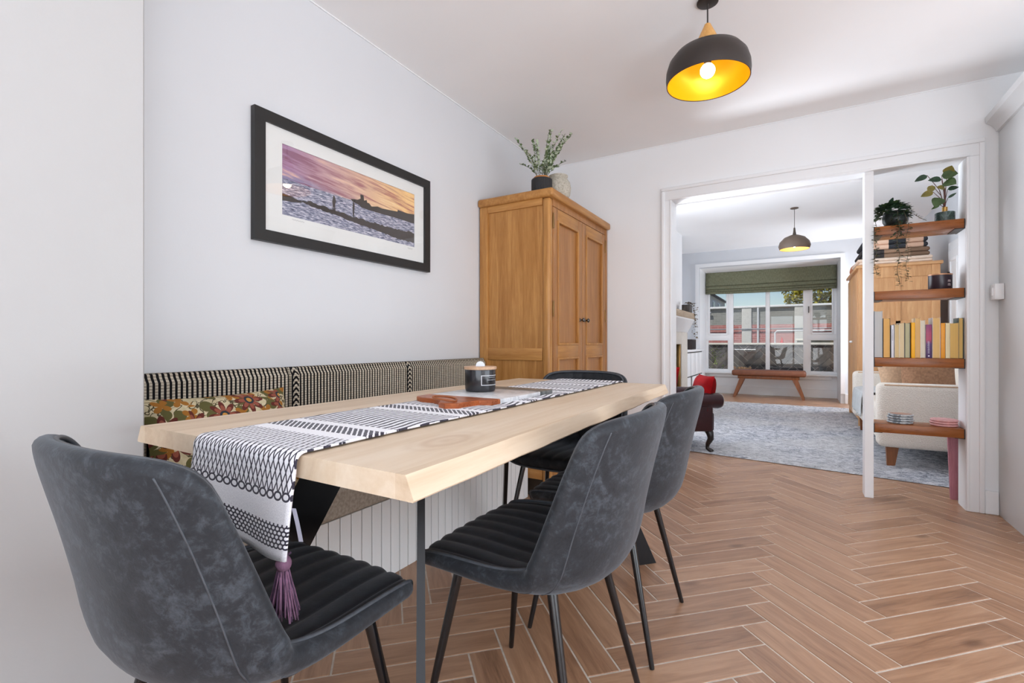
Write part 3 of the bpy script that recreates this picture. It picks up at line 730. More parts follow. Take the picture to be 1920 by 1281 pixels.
for y0, y1, hy, ky in ((ya, ym - .002, ya, ym - .045), (ym + .002, yz, yz, ym + .045)):
    d = part('door', MB().box(XF - .028, XF - .016, y0, y1, .202, HT - .102), M_OAKF, cb)
    z0, z1, zm0, zm1 = .205, HT - .105, .90, .985; sw_ = .072
    for k, (p, q_) in enumerate(((y0, y0 + sw_), (y1 - sw_, y1))): part('stile', MB().box(XF - .02, XF - .002, p, q_, z0, z1, .002), M_OAKF, d)
    for p, q_ in ((z0, z0 + .075), (zm0, zm1), (z1 - .075, z1)): part('rail', MB().box(XF - .02, XF - .002, y0 + sw_, y1 - sw_, p, q_, .002), M_OAKH, d)
    for p, q_ in ((z0 + .075, zm0), (zm1, z1 - .075)):
        mm = MB(); e = .014
        mm.box(XF - .018, XF + .005, y0 + sw_ - .002, y0 + sw_ + e, p, q_, .005).box(XF - .018, XF + .005, y1 - sw_ - e, y1 - sw_ + .002, p, q_, .005)
        mm.box(XF - .018, XF + .0045, y0 + sw_, y1 - sw_, p - .0015, p + e, .005).box(XF - .018, XF + .0045, y0 + sw_, y1 - sw_, q_ - e, q_ + .0015, .005)
        part('panel_moulding', mm, M_OAK, d)
    kk = MB()
    prof = [(.006, -.004), (.012, 0), (.006, .006), (.006, .016), (.014, .022), (.016, .028), (.012, .034), (.003, .037)]
    kk.lathe(prof, n=20); kk.v = [(XF + zz, ky + xx, 1.165 + yy_) for xx, yy_, zz in kk.v]
    part('knob', kk, M_PEWTER, d, smooth=40, label='dark round metal knob')
    for zz in (1.17, 1.74, .40): part('hinge', MB().box(XF - .004, XF + .004, hy - .008, hy + .008, zz, zz + .10, .003), M_BRASS, d)
# ---- sprig pot and stone vase on the cupboard
M_SPR = plain('sprig_leaf', C(96, 116, 74), .7, var=.35, vs=40); M_SPR2 = plain('sprig_leaf_pale', C(190, 202, 176), .7, var=.2, vs=40); M_STEM = plain('sprig_stem', C(98, 104, 84), .7)
px_, py_ = -1.471, 2.885
pot = thing('sprig_pot', 'black ribbed pot with wooden rim and fine green sprigs on the cupboard', 'plant pot', (px_, py_, HT))
pp_ = MB(); nn = 72; prof = [(.064, 0), (.068, .004), (.068, .106), (.064, .110)]
for r, zz in prof:
    for k in range(nn): rr = r + (.0018 if k % 2 else 0); pp_.v.append((rr * cos(2 * pi * k / nn), rr * sin(2 * pi * k / nn), zz))
for i in range(3):
    for k in range(nn): pp_.f.append((i * nn + k, i * nn + (k + 1) % nn, (i + 1) * nn + (k + 1) % nn, (i + 1) * nn + k))
pp_.f += [tuple(range(nn))[::-1], tuple(3 * nn + k for k in range(nn))]
part('pot', pp_, plain('pot_black', C(30, 29, 30), .6), pot, smooth=20)
part('rim', MB().lathe([(.050, .108), (.054, .110), (.054, .122), (.050, .125), (.044, .124)], n=40), wood('rim_wood', C(160, 96, 40), C(206, 140, 76), 0, 4, .4), pot, smooth=40)
stm, lf, lf2 = MB(), MB(), MB()
rnd2 = random.Random(3)
for i in range(30):
    az = rnd2.uniform(0, 2 * pi); lean = rnd2.uniform(.15, 1.15) * (1 if i % 3 else .45); L = rnd2.uniform(.2, .34) * (1 - .25 * lean)
    p0 = Vector((.03 * cos(az), .03 * sin(az), .118)); pts = []
    for k in range(9):
        t = k / 8; pts.append(p0 + Vector((cos(az) * L * lean * t * (.6 + .5 * t), sin(az) * L * lean * t * (.6 + .5 * t), L * t * (1 - .22 * lean * t))))
    stm.tube(pts, [.0016] * 9, 4)
    nb = 26
    for k in range(nb):
        t = .22 + .78 * k / nb; q_ = pts[min(7, int(t * 8))].lerp(pts[min(8, int(t * 8) + 1)], t * 8 - int(t * 8)); dd = (pts[8] - pts[0]).normalized()
        a2 = rnd2.uniform(0, 2 * pi); s_ = Vector((cos(a2), sin(a2), .4)) + dd * .5
        (lf if rnd2.random() < .55 else lf2).leaf(q_, s_, (0, 0.1, 1), rnd2.uniform(.020, .032) * (1.15 - .5 * t), .016, .1, 3)
part('stems', stm, M_STEM, pot, kind='stuff'); part('leaves', lf, M_SPR, pot, kind='stuff', smooth=180); part('leaves', lf2, M_SPR2, pot, kind='stuff', smooth=180)
g = G('speckled_stoneware'); n = g.noise(scale=90, detail=5, rough=.8); g.bump(n, .4, .004)
M_STONE = g.fin(g.ramp(n, (.35, C(150, 142, 126)), (.5, C(188, 181, 166)), (.7, C(208, 202, 190))), .8)
vz = [(.055, 0), (.075, .01), (.098, .05), (.106, .10), (.098, .145), (.080, .172), (.070, .182), (.071, .190), (.080, .196), (.080, .204), (.072, .206), (.064, .200), (.060, .18)]
one('stone_vase', MB().lathe([(r * .84, z_ * .87) for r, z_ in vz], n=40), M_STONE, 'round speckled beige stoneware vase on the cupboard', 'vase', smooth=50).location = (-1.431, 3.06, HT)

# ---- framed seascape
pic = thing('framed_picture', 'black framed sunset seascape print with white mount on the wall', 'picture', (XL, 1.673, 1.687), world=True)
M_FR = plain('frame_black', C(30, 29, 28), .45, var=.1); fy0, fy1, fz0, fz1 = 1.136, 2.21, 1.417, 1.956; fb = .047; x0, x1 = XL + .002, XL + .028
for pts in (((fy0, fz0), (fy1, fz0), (fy1 - fb, fz0 + fb), (fy0 + fb, fz0 + fb)), ((fy1, fz1), (fy0, fz1), (fy0 + fb, fz1 - fb), (fy1 - fb, fz1 - fb)),
            ((fy0, fz1), (fy0, fz0), (fy0 + fb, fz0 + fb), (fy0 + fb, fz1 - fb)), ((fy1, fz0), (fy1, fz1), (fy1 - fb, fz1 - fb), (fy1 - fb, fz0 + fb))):
    part('frame_side', MB().prism(list(pts), lambda a, b, h: (h, a, b), x0, x1), M_FR, pic, smooth=0)
part('backing', MB().box(x0, x0 + .004, fy0 + .01, fy1 - .01, fz0 + .01, fz1 - .01), M_FR, pic, smooth=0)
PY0, PY1, PZ0, PZ1 = 1.264, 2.087, 1.546, 1.847; xm = x0 + .014
mt = MB(); a0, a1, b0, b1 = fy0 + fb - .004, fy1 - fb + .004, fz0 + fb - .004, fz1 - fb + .004
mt.box(xm - .003, xm, a0, PY0, b0, b1).box(xm - .003, xm, PY1, a1, b0, b1).box(xm - .003, xm, PY0, PY1, b0, PZ0).box(xm - .003, xm, PY0, PY1, PZ1, b1)
part('mount', mt, plain('mount_card', C(234, 234, 230), .9, var=.01), pic, smooth=0)
g = G('sunset_seascape_print'); x, y, z = g.xyz()
s = (y - (PY0 - 1.673)) / (PY1 - PY0); t = (z - (PZ0 - 1.687)) / (PZ1 - PZ0)
fl = t + s * .22                                       # clouds fall to the right
cn = g.noise(g.vec(s * 2.3, fl * 9.0, 0.0), 1.0, 6, .62, .8); cn2 = g.noise(g.vec(s * 5.0, fl * 24.0, 4.0), 1.0, 5, .6, .5)
skyc = g.mix(g.m('MINIMUM', g.m('MAXIMUM', s * 1.15 - .05, 0.0), 1.0), C(176, 140, 170), C(250, 206, 140))
skyc = g.mix(g.ramp(t, (.5, (1, 1, 1, 1)), (.66, (0, 0, 0, 1))) * g.ramp(s, (.1, (1, 1, 1, 1)), (.6, (0, 0, 0, 1))), skyc, C(140, 142, 172))
skyc = g.mix(g.ramp(cn * .6 + cn2 * .4, (.47, (0, 0, 0, 1)), (.58, (1, 1, 1, 1))), skyc, g.mix(s, C(140, 98, 124), C(190, 118, 92)))
skyc = g.mix(g.ramp(cn2 * .5 + cn * .5, (.36, (1, 1, 1, 1)), (.44, (0, 0, 0, 1))) * .8, skyc, g.mix(s, C(240, 196, 176), C(255, 232, 180)))
wn_ = g.noise(g.vec(s * 26.0, t * 70.0, 0.0), 1.0, 5, .7, .6)
seac = g.ramp(wn_, (.38, C(66, 70, 92)), (.5, C(138, 140, 162)), (.6, C(220, 216, 224)))
col = g.mix(t < .515, skyc, seac)
M_PRINT = g.fin(col, .6, 0, .2)
prt = part('print', MB().box(xm - .006, xm - .0035, PY0 - .005, PY1 + .005, PZ0 - .005, PZ1 + .005), M_PRINT, pic, smooth=0)
M_SIL = plain('print_silhouette', C(52, 42, 36), .7, var=.15)
def sil(poly, name='silhouette'):
    part(name, MB().prism([(PY0 + a * (PY1 - PY0), PZ0 + b * (PZ1 - PZ0)) for a, b in poly], lambda a, b, h: (h, a, b), xm - .0036, xm - .0030), M_SIL, prt, smooth=0)
rk = random.Random(5); top_, bot_ = [], []
for i in range(61):
    a = .10 + .90 * i / 60; tp = .29 - .05 * min(1, (a - .1) / .4) + .015 * rk.uniform(-1, 1) + (.02 if a > .9 else 0); bt = .25 - .17 * min(1, (a - .1) / .75) + .01 * rk.uniform(-1, 1)
    if a < .17: tp = .25 + (tp - .25) * (a - .1) / .07
    top_.append((a, tp + .012)); bot_.append((a, min(bt, tp - .004)))
sil(bot_ + top_[::-1], 'rocks')
sil([(0, .20), (.06, .215), (.12, .24), (.10, .265), (.05, .29), (0, .30)], 'rocks')
sil([(.445, .535), (.46, .50), (.515, .47), (.53, .445), (.65, .44), (.80, .45), (1, .45), (1, .625), (.92, .60), (.84, .61), (.838, .575), (.70, .54), (.66, .55), (.61, .515), (.59, .56), (.575, .555), (.57, .60), (.55, .575), (.545, .66), (.52, .66), (.522, .59), (.50, .555)], 'ruined_fort')
sil([(.316, .27), (.321, .27), (.325, .33), (.331, .27), (.336, .275), (.334, .36), (.340, .42), (.334, .47), (.328, .50), (.322, .50), (.319, .46), (.314, .40), (.318, .34)], 'walking_figure')
sil([(.463, .25), (.472, .25), (.474, .36), (.476, .44), (.472, .49), (.471, .52), (.466, .52), (.465, .48), (.461, .42)], 'standing_figure')
M_SIG = plain('pencil', C(150, 148, 144), .8)
sg = MB(); sg.tube([(xm + .0006, 1.31 + .004 * i, 1.534 + .003 * sin(i * 2.1)) for i in range(16)], .0006, 4); part('signature', sg, M_SIG, pic)
sg = MB(); sg.tube([(xm + .0006, 2.03 + .003 * i, 1.532 + .004 * sin(i * 1.7)) for i in range(14)], .0006, 4); part('signature', sg, M_SIG, pic)
part('glazing', MB().box(x1 - .008, x1 - .006, a0, a1, b0, b1), glass('picture_glass'), pic, smooth=0)

# ---- pendant lamps
def pendant(label, loc, zceil, scale, mats, cone):
    cx, cy = loc; p = thing('pendant_lamp', label, 'pendant lamp', (cx, cy, zceil)); s = scale
    outer, inner, conem, cordm, energy = mats
    part('ceiling_rose', MB().lathe([(.044, 0), (.046, -.003), (.046, -.009), (.040, -.012), (.006, -.013)], n=32), outer, p, smooth=40)
    if cone:
        zt, zs = -.105, -.205               # cone top, shade top
        prof = [(.056, zs), (.064, zs - .003), (.104, zs - .014), (.142, zs - .036), (.167, zs - .068), (.178, zs - .104), (.180, zs - .134), (.177, zs - .162)]
        part('cone', MB().lathe([(.006, zt), (.013, zt - .002), (.020, zt - .018), (.036, zt - .052), (.053, zt - .092), (.057, zt - .099)], n=32), conem, p, smooth=40)
        part('collar', MB().lathe([(.057, zs + .004), (.060, zs), (.058, zs - .004)], n=32), outer, p, smooth=40); zb = zs - .112
    else:
        zt, zs = -.30, -.335
        prof = [(.012, zs + .03), (.016, zs), (.05, zs - .012), (.115, zs - .040), (.165, zs - .095), (.178, zs - .145), (.165, zs - .185)]
        part('neck', MB().lathe([(.006, zt + .05), (.010, zt + .045), (.014, zt), (.020, zs - .004)], n=24), conem, p, smooth=40); zb = zs - .13
    part('cord', MB().tube([(0, 0, -.012), (0, 0, zt / 2), (0, 0, zt + (.05 if not cone else 0))], .0032, 8), cordm, p)
    sh = part('shade', MB().lathe(prof, n=64, caps=False), outer, p, smooth=60)
    pin = [(r - .0035, z_ - .0015) for r, z_ in prof]; pin[-1] = (prof[-1][0] - .0035, prof[-1][1])
    part('shade_lining', MB().lathe([(max(.002, pin[0][0] - .03), pin[0][1])] + pin, n=64, caps=False), inner, sh, smooth=60)
    part('rim', MB().tube([(prof[-1][0] * cos(2 * pi * k / 64) - .0017 * cos(2 * pi * k / 64), prof[-1][0] * sin(2 * pi * k / 64) - .0017 * sin(2 * pi * k / 64), prof[-1][1]) for k in range(64)], .0022, 6, closed=True), outer, sh, smooth=180)
    part('bulb', MB().ball((0, 0, zb), .032, 20, 14), emit('bulb_glow', (1, .86, .62, 1), energy), p, smooth=180)
    part('lamp_holder', MB().lathe([(.014, zb + .03), (.016, zb + .034), (.016, zs - .006), (.01, zs - .004)], n=20), outer, p, smooth=40)
g = G('lamp_gold_lining'); M_GOLD = g.fin(C(255, 186, 20), .35, .35, .5)
M_BROWNBLK = plain('lamp_black_brown', C(46, 38, 34), .42, .1, var=.08)
pendant('black dome pendant lamp with wooden cone top and glowing gold lining', (-.346, 2.33), ZC, 1, (M_BROWNBLK, M_GOLD, wood('lamp_cone_wood', C(196, 140, 72), C(226, 176, 108), 2, 6, .45), plain('cord_dark', C(48, 42, 40), .8), 26), True)
pendant('taupe dome pendant lamp hanging in the living room', (-.02, 7.03), ZC2, 1, (plain('lamp_taupe', C(100, 84, 72), .5, var=.05), plain('lamp_cream_lining', C(250, 206, 120), .5), plain('lamp_neck_dark', C(66, 56, 48), .5), plain('cord_grey', C(90, 84, 78), .7), 42), False)

# ---- tall grey kitchen unit, switch
ku = thing('tall_cabinet', 'tall pale grey kitchen unit with crown moulding beside the opening', 'cabinet', (1.34, 3.43, 0), world=True)
part('body', MB().box(1.013, 1.66, 3.02, 3.846, .0, 2.235, .002), M_KGREY, ku)
prof = [(0, 0), (-.012, .004), (-.016, .02), (-.034, .045), (-.056, .062), (-.060, .085), (-.060, .095), (0, .095)]
m = MB(); pts0 = [(1.013 + a, 3.845, 2.235 - .01 + b) for a, b in prof]; pts1 = [(1.013 + a, 3.02 + a, 2.225 + b) for a, b in prof]; n_ = len(prof)
m.add(pts0 + pts1, [tuple(range(n_))[::-1], tuple(range(n_, 2 * n_))] + [(i, (i + 1) % n_, n_ + (i + 1) % n_, n_ + i) for i in range(n_)])
pts2 = [(1.66, 3.02 + a, 2.225 + b) for a, b in prof]; m.add(pts1 + pts2, [tuple(range(n_, 2 * n_))] + [(i, (i + 1) % n_, n_ + (i + 1) % n_, n_ + i) for i in range(n_)])
part('crown_moulding', m, M_KGREY, ku, smooth=30)
swt = thing('light_switch', 'white surface-mounted light switch on the grey unit', 'switch', (1.013, 3.79, 1.29), world=True)
part('switch_box', MB().box(.972, 1.0125, 3.752, 3.832, 1.247, 1.337, .004), M_UPVC, swt); part('rocker', MB().box(.967, .974, 3.778, 3.806, 1.27, 1.315, .002), M_UPVC, swt)

# ---- floating shelves in the opening
SH = []
for k, (zt, lab) in enumerate(((1.745, 'dark-stained oak floating shelf carrying the two plants'), (1.330, 'dark-stained oak floating shelf carrying the dark tin'),
                               (.905, 'dark-stained oak floating shelf carrying the row of books'), (.483, 'dark-stained oak floating shelf carrying the coasters'))):
    sh = thing('wall_shelf', lab, 'shelf', (.65, 3.95, zt), group='oak shelves in the opening', world=True)
    part('board', MB().box(.434, .865, 3.852, 4.05, zt - .056, zt, .003), M_SHELF, sh)
    part('bracket', MB().box(.430, .436, 3.856, 4.04, zt - .060, zt - .001).box(.434, .475, 3.86, 4.03, zt - .060, zt - .056), M_BLACK, sh, smooth=0)
    part('bracket', MB().box(.8635, .8695, 3.856, 4.04, zt - .060, zt - .001).box(.824, .866, 3.86, 4.03, zt - .060, zt - .056), M_BLACK, sh, smooth=0)

# ---- books
SZ = .905
books = [(.4350, .4765, .300, 'P', (206, 206, 204), (196, 200, 206), 'thick tall book with grey-white page edges outward beside the post'),
         (.4800, .5168, .252, 'P', (238, 188, 116), (70, 58, 48), 'book with warm orange page edges and dark cover on the shelf'),
         (.5211, .5358, .208, 'S', (226, 228, 236), (226, 228, 236), 'thin paperback with plain white spine'),
         (.5375, .5618, .213, 'P', (224, 200, 152), (230, 222, 206), 'short book with cream page edges next to the thin white paperback'),
         (.5622, .5870, .221, 'P', (232, 212, 172), (228, 214, 186), 'book with pale straw page edges next to the black-edged one'),
         (.5895, .6168, .221, 'P', (200, 196, 160), (50, 46, 40), 'book with greenish page edges between worn black covers'),
         (.6200, .6390, .222, 'S', (250, 180, 8), (250, 180, 8), 'paperback with bright yellow spine'),
         (.6402, .6660, .250, 'P', (232, 190, 130), (236, 206, 158), 'tall book with tan page edges next to the bright yellow spine'),
         (.6665, .6888, .236, 'P', (230, 222, 204), (240, 236, 228), 'book with off-white page edges next to the purple spine'),
         (.6904, .7185, .208, 'S', (150, 52, 100), (232, 232, 236), 'paperback with purple and pink lettered spine'),
         (.7225, .7604, .250, 'P', (236, 196, 132), (236, 226, 222), 'tall book with tan page edges between white covers'),
         (.7625, .7828, .216, 'S', (236, 160, 36), (236, 160, 36), 'paperback with orange-gold spine'),
         (.7832, .8030, .218, 'P', (240, 226, 184), (240, 232, 200), 'book with pale yellow page edges next to the orange-gold spine'),
         (.8040, .8435, .216, 'P', (226, 188, 116), (222, 186, 120), 'thick book with golden tan page edges and no dark cover'),
         (.8440, .8660, .246, 'P', (222, 186, 116), (52, 74, 62), 'tall book with golden page edges and dark green cover at the jamb')]
for i, (a, b, h, kind, pc, cc, lab) in enumerate(books):
    bk = thing('book', lab, 'book', ((a + b) / 2, 3.93, SZ), group='books on the oak shelf', world=True); dep = .10 + .008 * (i % 3); y0 = 3.868 + .004 * ((i * 7) % 3)
    g = G('pages'); x, y, z = g.xyz(); f = g.noise(g.vec(x * 900.0, y * 3.0, z * 3.0), 1.0, 2)
    c0 = C(*pc); mp = g.fin(g.ramp(f, (.3, tuple(c * .86 for c in c0[:3]) + (1,)), (.7, c0)), .85, 0, .1)
    mc = plain('book_cover', C(*cc), .45, var=.06)
    ct = .0022
    if kind == 'P':
        part('cover', MB().box(a + .0004, a + ct, y0, y0 + dep, SZ, SZ + h).box(b - ct, b - .0004, y0, y0 + dep, SZ, SZ + h).box(a + .0004, b - .0004, y0 + dep - ct, y0 + dep, SZ, SZ + h), mc, bk, smooth=0)
        part('pages', MB().box(a + ct, b - ct, y0 + .003, y0 + dep - ct, SZ + .002, SZ + h - .003), mp, bk, smooth=0)
    else:
        part('cover', MB().box(a + .0004, a + .0014, y0, y0 + dep, SZ, SZ + h).box(b - .0014, b - .0004, y0, y0 + dep, SZ, SZ + h), mc, bk, smooth=0)
        if i == 9:
            g = G('purple_spine'); x, y, z = g.xyz(); ms = g.fin(g.ramp(z / h, (.0, C(66, 40, 92)), (.42, C(84, 46, 110)), (.55, C(178, 56, 92)), (.75, C(170, 60, 100)), (.98, C(134, 54, 110))), .4)
        else: ms = mc
        sp = part('spine', MB().box(a + .0004, b - .0004, y0 - .001, y0 + .0012, SZ, SZ + h, .0008), ms, bk)
        part('pages', MB().box(a + .0014, b - .0014, y0 + .0012, y0 + dep - .002, SZ + .001, SZ + h - .002), plain('page_block', C(238, 234, 226), .9), bk, smooth=0)
        if i == 9:
            lt = MB(); zc = .03
            for wq in (.007, .009, .007, .010, .008, .006, .009):
                lt.tube([((a + b) / 2 + .0045 * cos(q_), y0 - .0014, SZ + zc + wq * .5 + wq * .42 * sin(q_)) for q_ in [.6 + 5.0 * j / 10 for j in range(11)]], .0009, 4); zc += wq + .003
            lt.box((a + b) / 2 - .004, (a + b) / 2 + .004, y0 - .0016, y0 - .0008, SZ + .010, SZ + .018)
            part('spine_lettering', lt, plain('lettering_white', C(226, 222, 236), .5), sp)
        if i in (2,):
            lt = MB()
            for j in range(9): lt.box((a + b) / 2 - .002, (a + b) / 2 + .002, y0 - .0016, y0 - .0008, SZ + .11 + j * .008, SZ + .115 + j * .008)
            part('spine_lettering', lt, plain('lettering_grey', C(150, 156, 176), .5), sp)

# ---- shelf plants, tin, coasters
M_GRN = plain('leaf_green', C(70, 92, 52), .5, var=.35, vs=30); M_GRND = plain('leaf_deep_green', C(46, 74, 52), .55, var=.35, vs=40); M_OLV = plain('leaf_olive', C(122, 112, 48), .5, var=.3, vs=30)
M_TRAIL = plain('trailing_leaf', C(92, 84, 60), .7, var=.3, vs=40)
tp = thing('trailing_plant', 'bushy trailing plant in dark round pot on the top shelf', 'plant', (.553, 3.95, 1.745))
part('pot', MB().lathe([(.028, 0), (.046, .008), (.060, .035), (.062, .06), (.055, .088), (.050, .092), (.046, .085)], n=32), plain('pot_dark_green', C(38, 44, 42), .35), tp, smooth=50)
rp = random.Random(11); lm = MB(); lm2 = MB(); stm = MB()
for i in range(420):
    a = rp.uniform(0, 2 * pi); e = rp.uniform(-.2, 1.45); r = .054 + rp.uniform(0, .03)
    c_ = Vector((r * cos(a) * cos(e) * .95 - .018, r * sin(a) * cos(e) * .95 - .012, .072 + r * sin(e) * .85)); d_ = Vector((cos(a), sin(a), .6 * sin(e))) + Vector((rp.uniform(-.5, .5), rp.uniform(-.5, .5), rp.uniform(-.3, .5)))
    (lm if i % 3 else lm2).leaf(c_, d_, (0, 0, 1), rp.uniform(.022, .034), .020, .2, 3)
for k in range(26):                                     # the spill of foliage over the shelf front
    c_ = Vector((-.005 + rp.uniform(-.022, .03), -.085 - rp.uniform(0, .018), .07 - k * .0055))
    for j in range(3): lm.leaf(c_, (rp.uniform(-1, 1), -rp.uniform(.2, 1), rp.uniform(-.6, .4)), (0, 0, 1), .02, .014, .2, 2)
for x_, L_, yf in ((-.105, .30, -.06), (-.003, .36, -.112), (.035, .335, -.112)):
    pts = [Vector((x_ * .3, yf * .4, .09)), Vector((x_ * .7, yf * .75, .075)), Vector((x_, yf - .004, .02))]
    if x_ < -.05: pts = [Vector((-.045, -.02, .085)), Vector((-.085, -.05, .06)), Vector((x_, -.108, .02))]
    for j in range(1, 14): pts.append(Vector((pts[2].x + .006 * sin(j * 1.1), pts[2].y - .002, .02 - L_ * j / 13)))
    stm.tube(pts, .0013, 4)
    for j in range(3, len(pts)):
        for q_ in range(7):
            a = rp.uniform(0, 2 * pi); p_ = pts[j] + Vector((0, 0, rp.uniform(-.012, .012))); (lm2 if q_ % 2 else stm).leaf(p_, (cos(a), sin(a) * .6, rp.uniform(-.2, .3)), (0, 0, 1), rp.uniform(.018, .028), .012, .1, 2)
pts = [Vector((.05, -.02, .085)), Vector((.08, -.03, .06)), Vector((.105, -.04, .035)), Vector((.13, -.05, .015))]; stm.tube(pts, .0013, 4)
for j in range(16):
    p_ = pts[min(2, j // 5)].lerp(pts[min(3, j // 5 + 1)], (j % 5) / 5); a = rp.uniform(0, 2 * pi); stm.leaf(p_, (cos(a), sin(a), .3), (0, 0, 1), .016, .007, .1, 2)
tp.scale = (1.12,) * 3
part('foliage', lm, M_GRND, tp, kind='stuff', smooth=180); part('foliage', lm2, M_GRN, tp, kind='stuff', smooth=180); part('trails', stm, M_TRAIL, tp, kind='stuff', smooth=180)
ep = thing('leafy_plant', 'broad-leaved plant in green marble pot on the top shelf', 'plant', (.795, 3.945, 1.745))
g = G('green_marble'); n = g.noise(scale=18, detail=6, rough=.7, dist=2); M_GM = g.fin(g.ramp(n, (.4, C(40, 54, 50)), (.55, C(76, 94, 88)), (.66, C(130, 146, 140))), .25)
part('pot', MB().lathe([(.046, 0), (.049, .003), (.049, .062), (.046, .064), (.04, .06)], n=32), M_GM, ep, smooth=40)
part('stem_tube', MB().lathe([(.014, .06), (.014, .098), (.010, .098)], n=16), plain('brass_tube', C(190, 150, 84), .3, .8), ep, smooth=40)
stm = MB()
LV = [((-.095, -.03, .325), (-1, -.2, -.45), .075, .032, 0), ((-.02, -.02, .315), (.8, -.3, -.05), .08, .062, 1), ((-.01, -.03, .265), (.6, -.6, -.35), .075, .06, 1), ((-.02, -.02, .29), (-.9, -.3, .0), .075, .034, 0), ((-.07, -.03, .255), (-.3, -.2, -1), .055, .034, 2),
      ((-.065, -.03, .21), (-1, -.2, -.35), .07, .036, 2), ((-.005, -.03, .225), (-.6, -.4, .1), .055, .028, 2), ((.012, -.01, .22), (1, -.2, .1), .055, .026, 0), ((-.03, -.03, .165), (-.3, -.4, -.55), .085, .056, 1), ((-.03, -.02, .12), (-1, -.2, -.55), .05, .016, 1), ((.012, -.02, .16), (.9, -.2, .6), .05, .014, 0), ((.01, -.01, .32), (.1, -.3, .3), .06, .05, 2)]
for b_, d_, L_, W_, mi in LV:
    b_ = Vector(b_) * .93; stm.tube([(0, 0, .09), (b_.x * .3, b_.y * .3, .09 + (b_.z - .09) * .55), tuple(b_)], [.003, .0022, .0016], 5)
    part('leaf', MB().leaf(b_, d_, (0, -1, .3), L_ * .95, W_ * 1.2, .08, 6), (M_GRND, M_GRN, M_OLV)[mi], ep, smooth=180)
part('stems', stm, plain('stem_red_brown', C(92, 50, 40), .6), ep)
tin = thing('candle_tin', 'dark purple round tin on the second shelf', 'tin', (.772, 3.94, 1.33))
part('body', MB().lathe([(.056, 0), (.058, .003), (.058, .088), (.056, .090)], n=40), plain('tin_dark_purple', C(44, 30, 40), .3), tin, smooth=40)
part('rim', MB().lathe([(.0575, .088), (.0595, .089), (.0595, .096), (.05, .097)], n=40), plain('tin_copper_rim', C(190, 140, 104), .4, .4), tin, smooth=40)
tl = MB()
for z_, a0, a1 in ((.052, -1.10, -.80), (.045, -1.12, -.78), (.030, -1.10, -.82), (.022, -1.12, -.78)): tl.grid(lambda p, q_: (.0583 * cos(a0 + (a1 - a0) * p), .0583 * sin(a0 + (a1 - a0) * p), z_ + .004 * q_), 5, 1)
part('label_lettering', tl, plain('tin_lettering', C(196, 184, 186), .5), tin)
M_CM = G('coaster_agate'); g = M_CM; n = g.noise(scale=30, detail=4, dist=1); M_CM = g.fin(g.ramp(n, (.4, C(120, 130, 138)), (.5, C(204, 208, 210)), (.62, C(168, 174, 178))), .3)
M_CP = plain('coaster_pink', C(214, 160, 158), .6, var=.15, vs=60, bump=.5, bs=90); M_CTOP = plain('coaster_tan', C(176, 140, 122), .4, var=.2)
def coaster(x_, z_, m_, lab, grp, top=None, sc=1, seed=0):
    t = thing('coaster', lab, 'coaster', (x_, 3.95, z_), group=grp); mb = MB(); nn = 40
    prof = [(.060, 0), (.066, .003), (.068, .007), (.066, .012), (.060, .0145)]
    for r, zz in prof:
        for k in range(nn):
            a = 2 * pi * k / nn; rr = r * (1 + .025 * mnoise.noise((cos(a) * 2 + seed, sin(a) * 2, 1))); mb.v.append((rr * cos(a), rr * sin(a), zz))
    for i in range(4):
        for k in range(nn): mb.f.append((i * nn + k, i * nn + (k + 1) % nn, (i + 1) * nn + (k + 1) % nn, (i + 1) * nn + k))
    mb.f += [tuple(range(nn))[::-1], tuple(4 * nn + k for k in range(nn))]
    part('disc', mb, m_, t, smooth=50)
    if top: part('face', MB().lathe([(.058, .0146), (.058, .0152)], n=32), top, t, smooth=30)
pos_w = ('lowest of its stack', 'second from the shelf', 'third from the shelf', 'topmost of its stack')
for k in range(4): coaster(.576 + .004 * (k % 2), .4832 + k * .0152, M_CM, 'grey-white agate coaster, ' + pos_w[k], 'agate coasters on the bottom shelf', M_CTOP if k == 3 else None, seed=k * 3)
for k in range(3): coaster(.793 - .003 * (k % 2), .4832 + k * .0147, M_CP, 'pink speckled coaster, ' + ('lowest of its stack', 'middle of its stack', 'topmost of its stack')[k], 'pink coasters on the bottom shelf', seed=20 + k)
# pink wooden leg standing behind the jamb
one('pink_wooden_slat', MB().bar((.872, 4.085, .0), (.862, 4.085, .43), .045, .02, (0, 1, 0), w2=.055), wood('pink_painted_wood', C(150, 88, 100), C(190, 126, 136), 2, 4, .5), 'pink painted wooden slat standing under the bottom shelf by the jamb', 'slat')

# ================================================================== LIVING ROOM
# ---- rug
g = G('shaggy_rug'); x, y, z = g.xyz()
nw = g.noise(g.vec(x * 9.0, y * 26.0, 0.0), 1.0, 5, .7, 1.6); nf = g.noise(scale=120, detail=3)
fade = g.ramp(g.noise(g.vec(x * 1.4, y * 1.4, 0.0), 1.0, 2), (.42, (0, 0, 0, 1)), (.6, (1, 1, 1, 1)))
col = g.ramp(nw * .75 + nf * .25, (.36, C(84, 86, 96)), (.46, C(150, 152, 160)), (.57, C(206, 206, 210)))
col = g.mix(fade * .35, col, C(206, 202, 196))
g.bump(nw * .7 + nf * .5, .8, .02); M_RUG = g.fin(col, .95, 0, .05, Sheen_Weight=.2)
def rug(a, b):
    x_ = -1.12 + 2.5 * a; y_ = (4.665 - .152 * (x_ + .93)) * (1 - b) + 8.8 * b; e = min(1, a / .006, (1 - a) / .006, b / .004, (1 - b) / .004)
    h = .012 * e + e * .013 * (mnoise.noise((x_ * 18, y_ * 34, 0)) + .5 * mnoise.noise((x_ * 50, y_ * 60, 3)))
    return (x_, y_, max(.002, .004 + h))
one('rug', MB().grid(rug, 160, 260), M_RUG, 'large shaggy grey and white rug on the living room floor', 'rug', smooth=180)

